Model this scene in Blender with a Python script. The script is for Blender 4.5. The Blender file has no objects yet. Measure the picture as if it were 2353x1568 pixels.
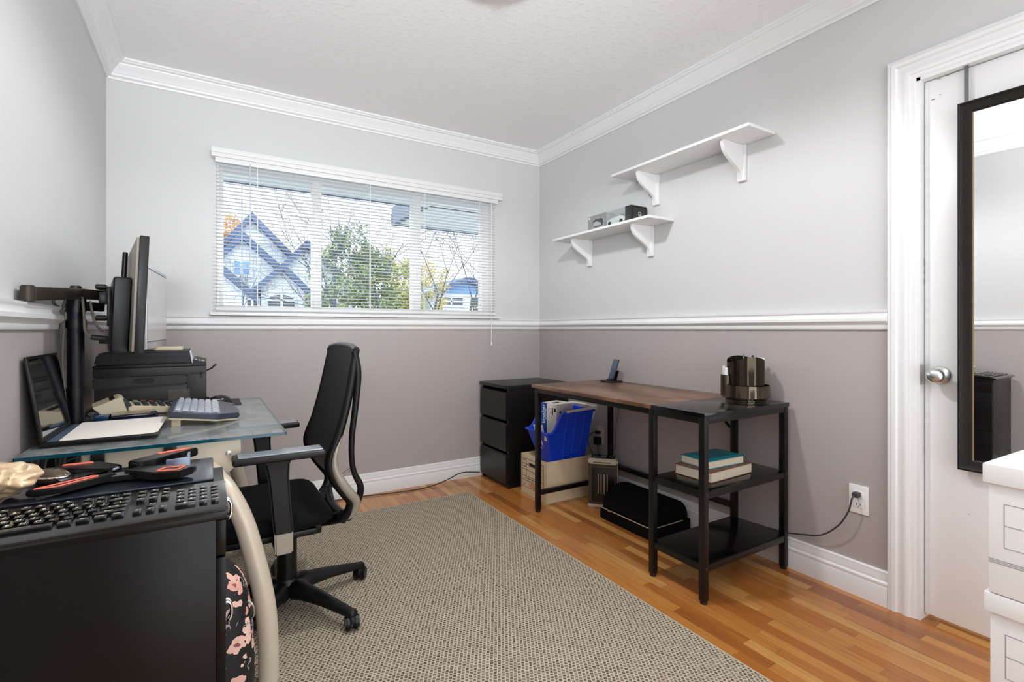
import bpy, bmesh, math, random
from mathutils import Vector, Matrix, noise
PI = math.pi
S = bpy.context.scene
COL = S.collection
V = Vector

# ------------------------------------------------------------------ camera
FPX, CX, HROW, EYE = 1143.0, 1176.5, 757.0, 1.08
YAW = math.radians(31.4)
cam = bpy.data.cameras.new('camera')
cam.sensor_width = 36
cam.lens = 36 * FPX / 2353
cam.shift_y = -(784 - HROW) / 2353
cam.clip_start = 0.02
cam.clip_end = 300
camo = bpy.data.objects.new('camera', cam)
camo.location = (0, 0, EYE)
camo.rotation_euler = (PI / 2, 0, -YAW)
COL.objects.link(camo)
S.camera = camo

# ------------------------------------------------------------------ daylight and exposure
S.view_settings.view_transform = 'Standard'
S.view_settings.look = 'None'
S.view_settings.gamma = 1
S.view_settings.use_curve_mapping = False
S.view_settings.exposure = 0.77
w = bpy.data.worlds.new('overcast_sky')
S.world = w
w.use_nodes = True
nt = w.node_tree
bg = nt.nodes['Background']
bg.inputs[0].default_value = (0.92, 0.96, 1.0, 1)
bg.inputs[1].default_value = 2.1
S.cycles.max_bounces = 12
S.cycles.diffuse_bounces = 6
S.cycles.transparent_max_bounces = 16
S.cycles.sample_clamp_indirect = 8
S.cycles.caustics_reflective = False

def lamp(name, kind, loc, energy, size, color=(1, 1, 1), rot=(0, 0, 0), size_y=None):
    l = bpy.data.lights.new(name, kind)
    l.energy = energy
    l.color = color
    if kind == 'AREA':
        l.shape = 'RECTANGLE'
        l.size = size
        l.size_y = size_y or size
    else:
        l.shadow_soft_size = size
    o = bpy.data.objects.new(name, l)
    o.location = loc
    o.rotation_euler = rot
    COL.objects.link(o)
    return o
_l = lamp('ceiling_bulb_light', 'SPOT', (0.90, 1.58, 2.33), 32, 0.05, (0.98, 0.985, 1.0))
_l.data.spot_size = math.radians(168)
_l.data.spot_blend = 0.35
# the photographer's flash, bounced off the ceiling behind the camera
_f = lamp('bounce_flash', 'AREA', (0.65, -0.50, 1.25), 9, 0.4, (0.93, 0.975, 1.0), (PI - 0.1, 0, 0))
_f.data.spread = math.radians(110)
_f = lamp('room_flash', 'SPOT', (-0.31, -0.50, 1.50), 175, 0.14, (0.93, 0.975, 1.0))
_f.rotation_euler = (Vector((0.42, 1.85, 2.60)) - _f.location).to_track_quat('-Z', 'Y').to_euler()
_f.data.spot_size = math.radians(80)
_f.data.spot_blend = 1.0

# ------------------------------------------------------------------ colour and material helpers
def lin(c):
    if isinstance(c, str):
        c = [int(c[i:i + 2], 16) / 255 for i in (0, 2, 4)]
    return tuple(x / 12.92 if x <= 0.04045 else ((x + 0.055) / 1.055) ** 2.4 for x in c) + (1,)

MATS = {}
def mat(name, color, rough=0.5, metal=0.0, var=0.04, scale=30, bump=0.0, bscale=200, coat=0.0, spec=0.5, alpha=None, emit=0):
    if name in MATS:
        return MATS[name]
    m = bpy.data.materials.new(name)
    m.use_nodes = True
    n = m.node_tree.nodes
    L = m.node_tree.links
    b = n['Principled BSDF']
    c = lin(color)
    tc = n.new('ShaderNodeTexCoord')
    no = n.new('ShaderNodeTexNoise')
    no.inputs['Scale'].default_value = scale
    no.inputs['Detail'].default_value = 3
    L.new(tc.outputs['Object'], no.inputs['Vector'])
    mr = n.new('ShaderNodeMapRange')
    mr.inputs[3].default_value = 1 - var
    mr.inputs[4].default_value = 1 + var
    L.new(no.outputs['Fac'], mr.inputs[0])
    mx = n.new('ShaderNodeVectorMath')
    mx.operation = 'SCALE'
    mx.inputs[0].default_value = c[:3]
    L.new(mr.outputs[0], mx.inputs['Scale'])
    L.new(mx.outputs[0], b.inputs['Base Color'])
    b.inputs['Roughness'].default_value = rough
    b.inputs['Metallic'].default_value = metal
    b.inputs['Specular IOR Level'].default_value = spec
    b.inputs['Coat Weight'].default_value = coat
    b.inputs['Coat Roughness'].default_value = 0.08
    if bump:
        n2 = n.new('ShaderNodeTexNoise')
        n2.inputs['Scale'].default_value = bscale
        n2.inputs['Detail'].default_value = 2
        L.new(tc.outputs['Object'], n2.inputs['Vector'])
        bp = n.new('ShaderNodeBump')
        bp.inputs['Strength'].default_value = bump
        bp.inputs['Distance'].default_value = 0.002
        L.new(n2.outputs['Fac'], bp.inputs['Height'])
        L.new(bp.outputs[0], b.inputs['Normal'])
    if emit:
        b.inputs['Emission Color'].default_value = c
        b.inputs['Emission Strength'].default_value = emit
    MATS[name] = m
    return m

class NG:
    """small helper for hand-made node materials"""
    def __init__(s, name):
        s.m = bpy.data.materials.new(name)
        s.m.use_nodes = True
        s.n = s.m.node_tree.nodes
        s.L = s.m.node_tree.links
        s.b = s.n['Principled BSDF']
        MATS[name] = s.m
    def node(s, t, **kw):
        x = s.n.new(t)
        for k, v in kw.items():
            setattr(x, k, v)
        return x
    def link(s, a, b):
        s.L.new(a, b)
    def math(s, op, a, b=None, c=None):
        x = s.n.new('ShaderNodeMath')
        x.operation = op
        for i, v in enumerate((a, b, c)):
            if v is None:
                continue
            if isinstance(v, (int, float)):
                x.inputs[i].default_value = v
            else:
                s.L.new(v, x.inputs[i])
        return x.outputs[0]
    def ramp(s, fac, stops, interp='LINEAR'):
        r = s.n.new('ShaderNodeValToRGB')
        r.color_ramp.interpolation = interp
        e = r.color_ramp.elements
        while len(e) < len(stops):
            e.new(0.5)
        for i, (p, c) in enumerate(stops):
            e[i].position = p
            e[i].color = lin(c)
        s.L.new(fac, r.inputs[0])
        return r.outputs[0]
    def mix(s, fac, a, b, blend='MIX'):
        x = s.n.new('ShaderNodeMix')
        x.data_type = 'RGBA'
        x.blend_type = blend
        if isinstance(fac, (int, float)):
            x.inputs[0].default_value = fac
        else:
            s.L.new(fac, x.inputs[0])
        for i, v in ((6, a), (7, b)):
            if isinstance(v, (str, tuple)):
                x.inputs[i].default_value = lin(v)
            else:
                s.L.new(v, x.inputs[i])
        return x.outputs[2]
    def noise(s, vec, scale, detail=3, rough=0.5):
        x = s.n.new('ShaderNodeTexNoise')
        x.inputs['Scale'].default_value = scale
        x.inputs['Detail'].default_value = detail
        x.inputs['Roughness'].default_value = rough
        s.L.new(vec, x.inputs['Vector'])
        return x.outputs['Fac']
    def mapping(s, vec, scale=(1, 1, 1), rot=(0, 0, 0), loc=(0, 0, 0)):
        x = s.n.new('ShaderNodeMapping')
        x.inputs['Scale'].default_value = scale
        x.inputs['Rotation'].default_value = rot
        x.inputs['Location'].default_value = loc
        s.L.new(vec, x.inputs['Vector'])
        return x.outputs[0]
    def pos(s):
        return s.n.new('ShaderNodeNewGeometry').outputs['Position']
    def obj(s):
        return s.n.new('ShaderNodeTexCoord').outputs['Object']
    def bump(s, h, strength=0.3, dist=0.002):
        x = s.n.new('ShaderNodeBump')
        x.inputs['Strength'].default_value = strength
        x.inputs['Distance'].default_value = dist
        s.L.new(h, x.inputs['Height'])
        s.L.new(x.outputs[0], s.b.inputs['Normal'])
    def col(s, c):
        s.L.new(c, s.b.inputs['Base Color'])
    def rough(s, r):
        s.b.inputs['Roughness'].default_value = r

# ------------------------------------------------------------------ mesh helpers
class MB:
    def __init__(s):
        s.bm = bmesh.new()
    def _join(s, b2, M=None):
        if M is not None:
            b2.transform(M)
        me = bpy.data.meshes.new('tmp')
        b2.to_mesh(me)
        b2.free()
        s.bm.from_mesh(me)
        bpy.data.meshes.remove(me)
        return s
    def box(s, x0, x1, y0, y1, z0, z1, bev=0.0, seg=2, M=None):
        b = bmesh.new()
        bmesh.ops.create_cube(b, size=1)
        b.transform(Matrix.Translation(((x0 + x1) / 2, (y0 + y1) / 2, (z0 + z1) / 2)) @ Matrix.Diagonal((abs(x1 - x0), abs(y1 - y0), abs(z1 - z0), 1)))
        if bev:
            bmesh.ops.bevel(b, geom=b.edges[:], offset=bev, segments=seg, profile=0.6, affect='EDGES', clamp_overlap=True)
        return s._join(b, M)
    def cyl(s, p0, p1, r0, r1=None, seg=16, bev=0):
        p0, p1 = V(p0), V(p1)
        d = p1 - p0
        b = bmesh.new()
        bmesh.ops.create_cone(b, cap_ends=True, cap_tris=False, segments=seg, radius1=r0, radius2=r0 if r1 is None else r1, depth=d.length)
        if bev:
            es = [e for e in b.edges if any(len(f.verts) > 4 for f in e.link_faces)]
            bmesh.ops.bevel(b, geom=es, offset=bev, segments=2, affect='EDGES')
        q = V((0, 0, 1)).rotation_difference(d.normalized())
        return s._join(b, Matrix.Translation((p0 + p1) / 2) @ q.to_matrix().to_4x4())
    def sph(s, c, r, seg=16, M=None):
        b = bmesh.new()
        bmesh.ops.create_uvsphere(b, u_segments=seg, v_segments=max(6, seg // 2), radius=1)
        r = (r, r, r) if isinstance(r, (int, float)) else r
        b.transform(Matrix.Translation(c) @ (M or Matrix()) @ Matrix.Diagonal((*r, 1)))
        return s._join(b)
    def prism(s, poly, axis, a0, a1, bev=0, M=None):
        """poly: 2D points; axis 'x' -> (y,z), 'y' -> (x,z), 'z' -> (x,y)"""
        b = bmesh.new()
        def P(p, a):
            return {'x': (a, p[0], p[1]), 'y': (p[0], a, p[1]), 'z': (p[0], p[1], a)}[axis]
        v0 = [b.verts.new(P(p, a0)) for p in poly]
        v1 = [b.verts.new(P(p, a1)) for p in poly]
        b.faces.new(v0)
        b.faces.new(v1[::-1])
        k = len(poly)
        for i in range(k):
            b.faces.new((v0[i], v1[i], v1[(i + 1) % k], v0[(i + 1) % k]))
        bmesh.ops.recalc_face_normals(b, faces=b.faces[:])
        if bev:
            bmesh.ops.bevel(b, geom=b.edges[:], offset=bev, segments=2, affect='EDGES', clamp_overlap=True)
        return s._join(b, M)
    def lathe(s, prof, c=(0, 0, 0), seg=32, M=None, a0=0, a1=2 * PI, close=True):
        b = bmesh.new()
        full = abs(a1 - a0 - 2 * PI) < 1e-6
        n = seg if full else seg + 1
        rings = []
        for r, z in prof:
            rings.append([b.verts.new((max(r, 1e-5) * math.cos(a0 + (a1 - a0) * i / seg), max(r, 1e-5) * math.sin(a0 + (a1 - a0) * i / seg), z)) for i in range(n)])
        for j in range(len(prof) - 1):
            for i in range(seg):
                k = (i + 1) % n
                b.faces.new((rings[j][i], rings[j][k], rings[j + 1][k], rings[j + 1][i]))
        bmesh.ops.remove_doubles(b, verts=b.verts[:], dist=2e-5)
        bmesh.ops.recalc_face_normals(b, faces=b.faces[:])
        return s._join(b, Matrix.Translation(c) @ (M or Matrix()))
    def tube(s, pts, r, seg=10, smooth=0, flat=1.0, up=None):
        """sweep a round (or flattened) section along points; r may be a list"""
        pts = [V(p) for p in pts]
        rs = list(r) if isinstance(r, (list, tuple)) else [r] * len(pts)
        if smooth:
            np_, nr = [], []
            n = len(pts)
            for i in range(n - 1):
                p0, p1, p2, p3 = pts[max(i - 1, 0)], pts[i], pts[i + 1], pts[min(i + 2, n - 1)]
                for k in range(smooth):
                    t = k / smooth
                    np_.append(0.5 * ((2 * p1) + (p2 - p0) * t + (2 * p0 - 5 * p1 + 4 * p2 - p3) * t * t + (3 * p1 - p0 - 3 * p2 + p3) * t ** 3))
                    nr.append(rs[i] * (1 - t) + rs[i + 1] * t)
            np_.append(pts[-1])
            nr.append(rs[-1])
            pts, rs = np_, nr
        b = bmesh.new()
        rings = []
        u = V(up) if up else V((0, 0, 1))
        prev = None
        for i, p in enumerate(pts):
            t = (pts[min(i + 1, len(pts) - 1)] - pts[max(i - 1, 0)])
            t = t.normalized() if t.length > 1e-9 else V((0, 0, 1))
            if prev is None:
                a = t.cross(u)
                if a.length < 1e-3:
                    a = t.cross(V((1, 0, 0)))
            else:
                a = prev - t * prev.dot(t)
            a.normalize()
            prev = a.copy()
            bb = t.cross(a).normalized()
            rings.append([b.verts.new(p + a * rs[i] * math.cos(2 * PI * k / seg) + bb * rs[i] * flat * math.sin(2 * PI * k / seg)) for k in range(seg)])
        for j in range(len(rings) - 1):
            for k in range(seg):
                b.faces.new((rings[j][k], rings[j][(k + 1) % seg], rings[j + 1][(k + 1) % seg], rings[j + 1][k]))
        b.faces.new(rings[0][::-1])
        b.faces.new(rings[-1])
        bmesh.ops.recalc_face_normals(b, faces=b.faces[:])
        return s._join(b)
    def grid(s, fn, nu, nv, thick=0.0):
        b = bmesh.new()
        g = [[b.verts.new(fn(i / nu, j / nv)) for j in range(nv + 1)] for i in range(nu + 1)]
        for i in range(nu):
            for j in range(nv):
                b.faces.new((g[i][j], g[i + 1][j], g[i + 1][j + 1], g[i][j + 1]))
        if thick:
            bmesh.ops.solidify(b, geom=b.faces[:], thickness=thick)
        bmesh.ops.recalc_face_normals(b, faces=b.faces[:])
        return s._join(b)
    def text(s, string, size, M, ext=0.0003, align='CENTER'):
        cu = bpy.data.curves.new('tmp', 'FONT')
        cu.body = string
        cu.size = size
        cu.extrude = ext
        cu.resolution_u = 3
        cu.align_x = align
        cu.align_y = 'CENTER'
        o = bpy.data.objects.new('tmp', cu)
        COL.objects.link(o)
        dg = bpy.context.evaluated_depsgraph_get()
        me = bpy.data.meshes.new_from_object(o.evaluated_get(dg))
        bpy.data.objects.remove(o)
        bpy.data.curves.remove(cu)
        b = bmesh.new()
        b.from_mesh(me)
        bpy.data.meshes.remove(me)
        return s._join(b, M)
    def build(s, name, m, parent=None, smooth=35, **kw):
        me = bpy.data.meshes.new(name)
        if parent is not None:
            s.bm.transform(Matrix.Translation(-OFF.get(parent.name, V((0, 0, 0)))))
        s.bm.to_mesh(me)
        s.bm.free()
        me.materials.append(m)
        if smooth:
            me.shade_smooth()
            me.set_sharp_from_angle(angle=math.radians(smooth))
        o = bpy.data.objects.new(name, me)
        COL.objects.link(o)
        if parent is not None:
            o.parent = parent
            OFF[o.name] = OFF.get(parent.name, V((0, 0, 0)))
        for k, v in kw.items():
            o[k] = v
        return o

OFF = {}
def thing(name, label, cat, loc=(0, 0, 0), rotz=0, group=None, world=True):
    """world=True: the parts' meshes are given in room coordinates"""
    o = bpy.data.objects.new(name, None)
    o.empty_display_size = 0.05
    o.location = loc
    o.rotation_euler = (0, 0, rotz)
    COL.objects.link(o)
    o['label'] = label
    o['category'] = cat
    if group:
        o['group'] = group
    OFF[o.name] = V(loc) if world else V((0, 0, 0))
    return o
def tag(o, label, cat, group=None):
    o['label'] = label
    o['category'] = cat
    if group:
        o['group'] = group
    # origin to the middle of the base
    me = o.data
    xs = [v.co for v in me.vertices]
    c = V((sum(v.x for v in xs) / len(xs), sum(v.y for v in xs) / len(xs), min(v.z for v in xs)))
    me.transform(Matrix.Translation(-c))
    o.location = c
    return o
def struct(name, mb, m, smooth=35, parent=None):
    o = mb.build(name, m, parent, smooth)
    if parent is None:
        o['kind'] = 'structure'
    return o
def dup(root, loc, rotz=None, label=None, group=None):
    r = root.copy()
    COL.objects.link(r)
    r.location = loc
    if rotz is not None:
        r.rotation_euler = (0, 0, rotz)
    if label:
        r['label'] = label
    if group:
        r['group'] = group
    for ch in list(root.children):
        c = ch.copy()
        COL.objects.link(c)
        c.parent = r
        for g in list(ch.children):
            d = g.copy()
            COL.objects.link(d)
            d.parent = c
    return r
def RZ(a): return Matrix.Rotation(a, 4, 'Z')
def RX(a): return Matrix.Rotation(a, 4, 'X')
def RY(a): return Matrix.Rotation(a, 4, 'Y')
def T(x, y, z): return Matrix.Translation((x, y, z))
# text facing -y (reads along +x) / facing -x (reads along -y)
FACE_NY = RX(PI / 2)
FACE_NX = RZ(-PI / 2) @ RX(PI / 2)

# ================================================================== ROOM
XL, XR, YB, YF, H = -0.45, 2.262, 3.282, -0.95, 2.47
ng = NG('painted_wall')
p = ng.pos()
sx = ng.node('ShaderNodeSeparateXYZ')
ng.link(p, sx.inputs[0])
low = ng.math('LESS_THAN', sx.outputs[2], 1.12)
ng.col(ng.mix(low, 'd0d0d0', 'b0a8a6'))
ng.rough(0.55)
ng.bump(ng.noise(p, 180, 2), 0.12, 0.001)
M_WALL = ng.m

ng = NG('textured_ceiling')
p = ng.pos()
h1 = ng.noise(ng.mapping(p, (1, 1.6, 1)), 30, 5, 0.62)
h2 = ng.math('POWER', ng.math('MAXIMUM', ng.math('MULTIPLY', ng.math('SUBTRACT', h1, 0.55), 6), 0), 0.8)
ng.bump(h2, 0.3, 0.005)
ng.col(ng.mix(0.0, 'f0f0f0', 'f0f0f0'))
ng.rough(0.7)
M_CEIL = ng.m
M_TRIM = mat('white_gloss_paint', 'eaeaeb', 0.3, var=0.006, scale=2)
M_WHITE = mat('white_satin_paint', 'e6e6e6', 0.45, var=0.015, scale=5)

# strip hardwood
ng = NG('oiled_strip_floor')
p = ng.pos()
sx = ng.node('ShaderNodeSeparateXYZ')
ng.link(p, sx.inputs[0])
W = 0.046
ix = ng.math('FLOOR', ng.math('DIVIDE', sx.outputs[0], W))
wn = ng.node('ShaderNodeTexWhiteNoise', noise_dimensions='1D')
ng.link(ix, wn.inputs['W'])
lenr = ng.math('ADD', ng.math('MULTIPLY', wn.outputs['Value'], 0.28), 0.34)
yy = ng.math('DIVIDE', ng.math('ADD', sx.outputs[1], ng.math('MULTIPLY', wn.outputs['Value'], 7.3)), lenr)
iy = ng.math('FLOOR', yy)
cb = ng.node('ShaderNodeCombineXYZ')
ng.link(ix, cb.inputs[0]); ng.link(iy, cb.inputs[1])
wn2 = ng.node('ShaderNodeTexWhiteNoise', noise_dimensions='2D')
ng.link(cb.outputs[0], wn2.inputs['Vector'])
base = ng.ramp(wn2.outputs['Value'], [(0.0, '955626'), (0.10, 'ae6a30'), (0.4, 'bd7a3a'), (0.7, 'c98a46'), (0.93, 'd39c58'), (1.0, 'a0622e')])
off = ng.node('ShaderNodeVectorMath', operation='ADD')
sc = ng.node('ShaderNodeVectorMath', operation='SCALE')
ng.link(wn2.outputs['Color'], sc.inputs[0]); sc.inputs['Scale'].default_value = 20
ng.link(p, off.inputs[0]); ng.link(sc.outputs[0], off.inputs[1])
g1 = ng.noise(ng.mapping(off.outputs[0], (80, 4, 1)), 1.0, 6, 0.7)
g2 = ng.noise(ng.mapping(off.outputs[0], (14, 1.6, 1)), 1.0, 4, 0.6)
c1 = ng.mix(ng.math('MULTIPLY', ng.math('SUBTRACT', g1, 0.42), 1.3), base, '6a3e1c')
c2 = ng.mix(ng.ramp(g2, [(0.55, (0, 0, 0)), (0.75, (1, 1, 1))]), c1, '54301a', 'MIX')
mx = ng.mix(0.45, c1, c2)
fx = ng.math('FRACT', ng.math('DIVIDE', sx.outputs[0], W))
fy = ng.math('FRACT', yy)
seam = ng.math('MAXIMUM', ng.math('LESS_THAN', fx, 0.022), ng.math('LESS_THAN', ng.math('MULTIPLY', fy, lenr), 0.0012))
ng.col(ng.mix(ng.math('MULTIPLY', seam, 0.55), mx, '4a2a14'))
ng.rough(0.28)
ng.b.inputs['Coat Weight'].default_value = 0.25
ng.b.inputs['Coat Roughness'].default_value = 0.15
ng.bump(ng.math('SUBTRACT', 1.0, seam), 0.25, 0.0008)
M_FLOOR = ng.m

struct('floor', MB().box(XL - .1, XR + .9, YF, YB + .1, -0.1, 0), M_FLOOR, 0)
struct('ceiling', MB().box(XL - .1, XR + .1, YF, YB + .12, H, H + .08), M_CEIL, 0)
struct('wall_left', MB().box(XL - .1, XL, YF, YB + .1, 0, H), M_WALL, 0)
struct('wall_front', MB().box(XL - .1, .1, YF - .1, YF, 0, H).box(1.9, XR + .1, YF - .1, YF, 0, H).box(.1, 1.9, YF - .1, YF, 2.1, H), M_WALL, 0)
WX0, WX1, WZ0, WZ1 = 0.045, 1.828, 1.175, 2.035
struct('wall_back', MB().box(XL, WX0, YB, YB + .14, 0, H).box(WX1, XR + .1, YB, YB + .14, 0, H)
       .box(WX0, WX1, YB, YB + .14, 0, WZ0).box(WX0, WX1, YB, YB + .14, WZ1, H), M_WALL, 0)
DY0, DY1, DZ = 0.03, 0.797, 2.016
struct('wall_right', MB().box(XR, XR + .1, DY1, YB, 0, H).box(XR, XR + .1, YF, DY0, 0, H).box(XR, XR + .1, DY0, DY1, DZ, H), M_WALL, 0)

# mouldings: profile points are (distance out from the wall, height)
crown = [(0, 2.378), (.008, 2.376), (.010, 2.386), (.024, 2.392), (.026, 2.402), (.030, 2.404), (.040, 2.424), (.058, 2.440), (.060, 2.447), (.074, 2.452), (.078, 2.458), (.084, 2.460), (.084, H), (0, H)]
rail = [(0, 1.080), (.010, 1.080), (.014, 1.088), (.013, 1.098), (.022, 1.104), (.030, 1.112), (.030, 1.124), (.022, 1.132), (.020, 1.142), (.027, 1.148), (.028, 1.155), (0, 1.156)]
basep = [(0, 0), (.022, 0), (.022, .070), (.019, .078), (.021, .083), (.020, .090), (.014, .096), (.015, .112), (.010, .124), (.011, .130), (.006, .135), (0, .135)]
def mould(prof, side, a0, a1):
    m = MB()
    if side == 'back':
        m.prism([(YB - u, z) for u, z in prof], 'x', a0, a1)
    elif side == 'left':
        m.prism([(XL + u, z) for u, z in prof], 'y', a0, a1)
    else:
        m.prism([(XR - u, z) for u, z in prof], 'y', a0, a1)
    return m
struct('trim_1', mould(crown, 'back', XL, XR), M_TRIM)
struct('trim_2', mould(crown, 'left', YF, YB), M_TRIM)
struct('trim_3', mould(crown, 'right', YF, YB), M_TRIM)
struct('trim_4', mould(rail, 'back', XL, XR), M_TRIM)
struct('trim_5', mould(rail, 'left', YF, YB), M_TRIM)
struct('trim_6', mould(rail, 'right', .886, YB), M_TRIM)
struct('baseboard_back', mould(basep, 'back', XL, XR), M_TRIM)
struct('baseboard_left', mould(basep, 'left', YF, YB), M_TRIM)
struct('baseboard_right', mould(basep, 'right', .886, YB), M_TRIM)

# door casing: (distance from the opening edge, distance out from the wall)
cas = [(0, -.002), (0, .010), (.006, .014), (.016, .015), (.020, .020), (.034, .023), (.046, .018), (.056, .018), (.062, .024), (.074, .025), (.078, .020), (.082, .024), (.088, .022), (.090, -.002)]
m = MB()
def casing_sweep(m):
    b = bmesh.new()
    path = []   # three corners: far foot, far top, near top, near foot
    cols = []
    for d, o in cas:
        x = XR - o
        cols.append([b.verts.new((x, DY1 + d, 0)), b.verts.new((x, DY1 + d, DZ + d)), b.verts.new((x, DY0 - d, DZ + d)), b.verts.new((x, DY0 - d, 0))])
    for i in range(len(cols) - 1):
        for k in range(3):
            b.faces.new((cols[i][k], cols[i + 1][k], cols[i + 1][k + 1], cols[i][k + 1]))
    bmesh.ops.recalc_face_normals(b, faces=b.faces[:])
    m._join(b)
casing_sweep(m)
m.box(XR - .010, XR + .1, DY1 - .012, DY1 + .004, 0, DZ)
m.box(XR - .010, XR + .1, DY0 - .004, DY0 + .012, 0, DZ)
m.box(XR - .010, XR + .1, DY0, DY1, DZ - .012, DZ + .004)
m.box(XR + .072, XR + .1, DY1 - .035, DY1 - .01, 0, DZ)     # door stop
struct('trim_7', m, M_TRIM, 40)
# strip of dark hallway floor seen under the door
struct('wall_hall', MB().box(XR + .75, XR + .8, -.6, 1.6, 0, H), mat('dim_hall_paint', '8a8684', .7), 0)

# door
M_DOOR = mat('white_door_paint', 'ebebeb', 0.35, var=0.012, scale=3)
dx = XR + .022
door = struct('door_1', MB().box(dx, dx + .035, DY0 + .016, DY1 - .015, .022, DZ - .015, .002), M_DOOR, 35)
M_NICKEL = mat('satin_nickel', 'd2d2d0', 0.28, 1.0, var=.03)
kx, ky, kz = dx, .735, .912
m = MB().lathe([(0, 0), (.033, 0), (.033, .003), (.030, .007), (.016, .011), (.012, .016), (.0115, .030), (.018, .034), (.026, .040), (.0285, .048), (.027, .058), (.020, .066), (.010, .070), (0, .071)], (kx, ky, kz), 40, RY(-PI / 2))
kn = m.build('door_handle', M_NICKEL, door, 40, label='round satin nickel door knob')
MB().cyl((kx - .003, ky - .001, kz + .0235 - .047), (kx - .0075, ky - .001, kz + .0235 - .047), .0028, seg=10).build('lock_pin', mat('black_hole', '1a1a1a', .5), kn)
m = MB()
rnd = random.Random(4)
for (yy_, zz_, a, b_) in [(.757, 1.928, .012, .003), (.736, 1.938, .004, .002), (.74, 1.997, .010, .002), (.715, 1.999, .008, .0015), (.66, 1.998, .005, .0015), (.783, 1.33, .004, .02), (.783, 1.295, .003, .010), (.783, 1.26, .004, .013), (.655, .43, .003, .002)]:
    m.box(dx - .0006, dx + .0002, yy_ - a / 2, yy_ + a / 2, zz_ - b_ / 2, zz_ + b_ / 2)
m.build('paint_chip', mat('bare_grey_chip', '86827c', .7), door, 0, kind='stuff', label='small grey chips in the white door paint')
m = MB().box(XR - .012, XR - .004, DY1 - .0125, DY1 - .0115, .88, .945, 0)
m.box(XR - .013, XR + .02, DY1 - .0145, DY1 - .0115, .875, .95, .001)
m.build('strike_plate', M_NICKEL, door, 0)

# ---- window
M_VINYL = mat('white_vinyl', 'ececec', 0.3, var=.01)
fy0, fy1 = YB + .045, YB + .10
m = MB()
m.box(WX0, WX1, YB + .001, YB + .139, WZ1 - .006, WZ1).box(WX0, WX0 + .006, YB + .001, YB + .139, WZ0, WZ1).box(WX1 - .006, WX1, YB + .001, YB + .139, WZ0, WZ1).box(WX0, WX1, YB + .001, YB + .139, WZ0, WZ0 + .004)
win = struct('window_1', m, M_TRIM, 0)
m = MB()
m.box(WX0 + .0065, WX0 + .030, fy0 - .002, fy1, WZ0 + .005, WZ1 - .0065, .001).box(1.763, WX1 - .0065, fy0 - .002, fy1, WZ0 + .005, WZ1 - .0065, .001)
m.box(WX0 + .007, WX1 - .007, fy0, fy1 - .001, WZ0 + .0055, WZ0 + .045, .001).box(WX0 + .007, WX1 - .007, fy0, fy1 - .001, WZ1 - .030, WZ1 - .007, .001)
m.box(.557, .612, fy0 - .006, fy1, WZ0 + .01, WZ1 - .01, .002).box(1.215, 1.276, fy0 - .006, fy1, WZ0 + .01, WZ1 - .01, .002)
m.box(.567, .602, fy0 - .010, fy1, WZ0 + .04, WZ1 - .03, .002).box(1.225, 1.266, fy0 - .010, fy1, WZ0 + .04, WZ1 - .03, .002)
m.build('window_frame', M_VINYL, win)
ng = NG('clear_window_glass')
tr = ng.node('ShaderNodeBsdfTransparent')
tr.inputs[0].default_value = (0.96, 0.98, 0.98, 1)
gl = ng.node('ShaderNodeBsdfGlossy')
gl.inputs['Roughness'].default_value = 0.02
lw = ng.node('ShaderNodeFresnel')
lw.inputs[0].default_value = 1.35
ms = ng.node('ShaderNodeMixShader')
geo = ng.node('ShaderNodeNewGeometry')
ng.link(ng.math('MULTIPLY', lw.outputs[0], ng.math('SUBTRACT', 1.0, geo.outputs['Backfacing'])), ms.inputs[0]); ng.link(tr.outputs[0], ms.inputs[1]); ng.link(gl.outputs[0], ms.inputs[2])
ng.link(ms.outputs[0], ng.n['Material Output'].inputs[0])
M_GLASS = ng.m
for a, b in ((.074, .558), (.611, 1.216), (1.275, 1.764)):
    MB().box(a, b, fy0 + .030, fy0 + .034, WZ0 + .04, WZ1 - .028).build('pane', M_GLASS, win, 0)
MB().box(.008, 1.872, YB - .048, YB + .01, 1.158, 1.1765, .003).build('window_sill', M_TRIM, win)
m = MB()
for xx, zz in ((.584, 1.46), (1.245, 1.44)):
    m.box(xx - .006, xx + .006, fy0 - .022, fy0 - .008, zz, zz + .06, .003).box(xx - .004, xx + .004, fy0 - .03, fy0 - .018, zz + .01, zz + .03, .002)
m.build('window_latch', M_VINYL, win)

# ================================================================== LIGHT FITTING on the ceiling (above the frame)
t = thing('ceiling_light', 'white round ceiling light in the middle of the room', 'ceiling light', (.90, 1.58, H))
MB().lathe([(0, H - .001), (.045, H - .001), (.045, H - .030), (0, H - .030)], (.90, 1.58, 0)).build('canopy', M_WHITE, t)
MB().lathe([(.03, H - .030), (.17, H - .034), (.185, H - .050), (.180, H - .052), (.165, H - .040), (.03, H - .036)], (.90, 1.58, 0), 48).build('ceiling_shield', M_WHITE, t)  # dish added to keep the bulb's light off the ceiling
MB().sph((.90, 1.58, H - .085), .037, 20).build('bulb', mat('lit_bulb_glass', 'fff6ea', .3, emit=6), t)

# ================================================================== OUTSIDE (seen through the window)
def at(px, py, y):
    """room point at depth plane y seen at a place of the photograph (only used to read off sizes)"""
    u = (px - CX) / FPX
    dxx = math.sin(YAW) + u * math.cos(YAW)
    dyy = math.cos(YAW) - u * math.sin(YAW)
    k = y / dyy
    return dxx * k, EYE + (HROW - py) / FPX * k

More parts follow.
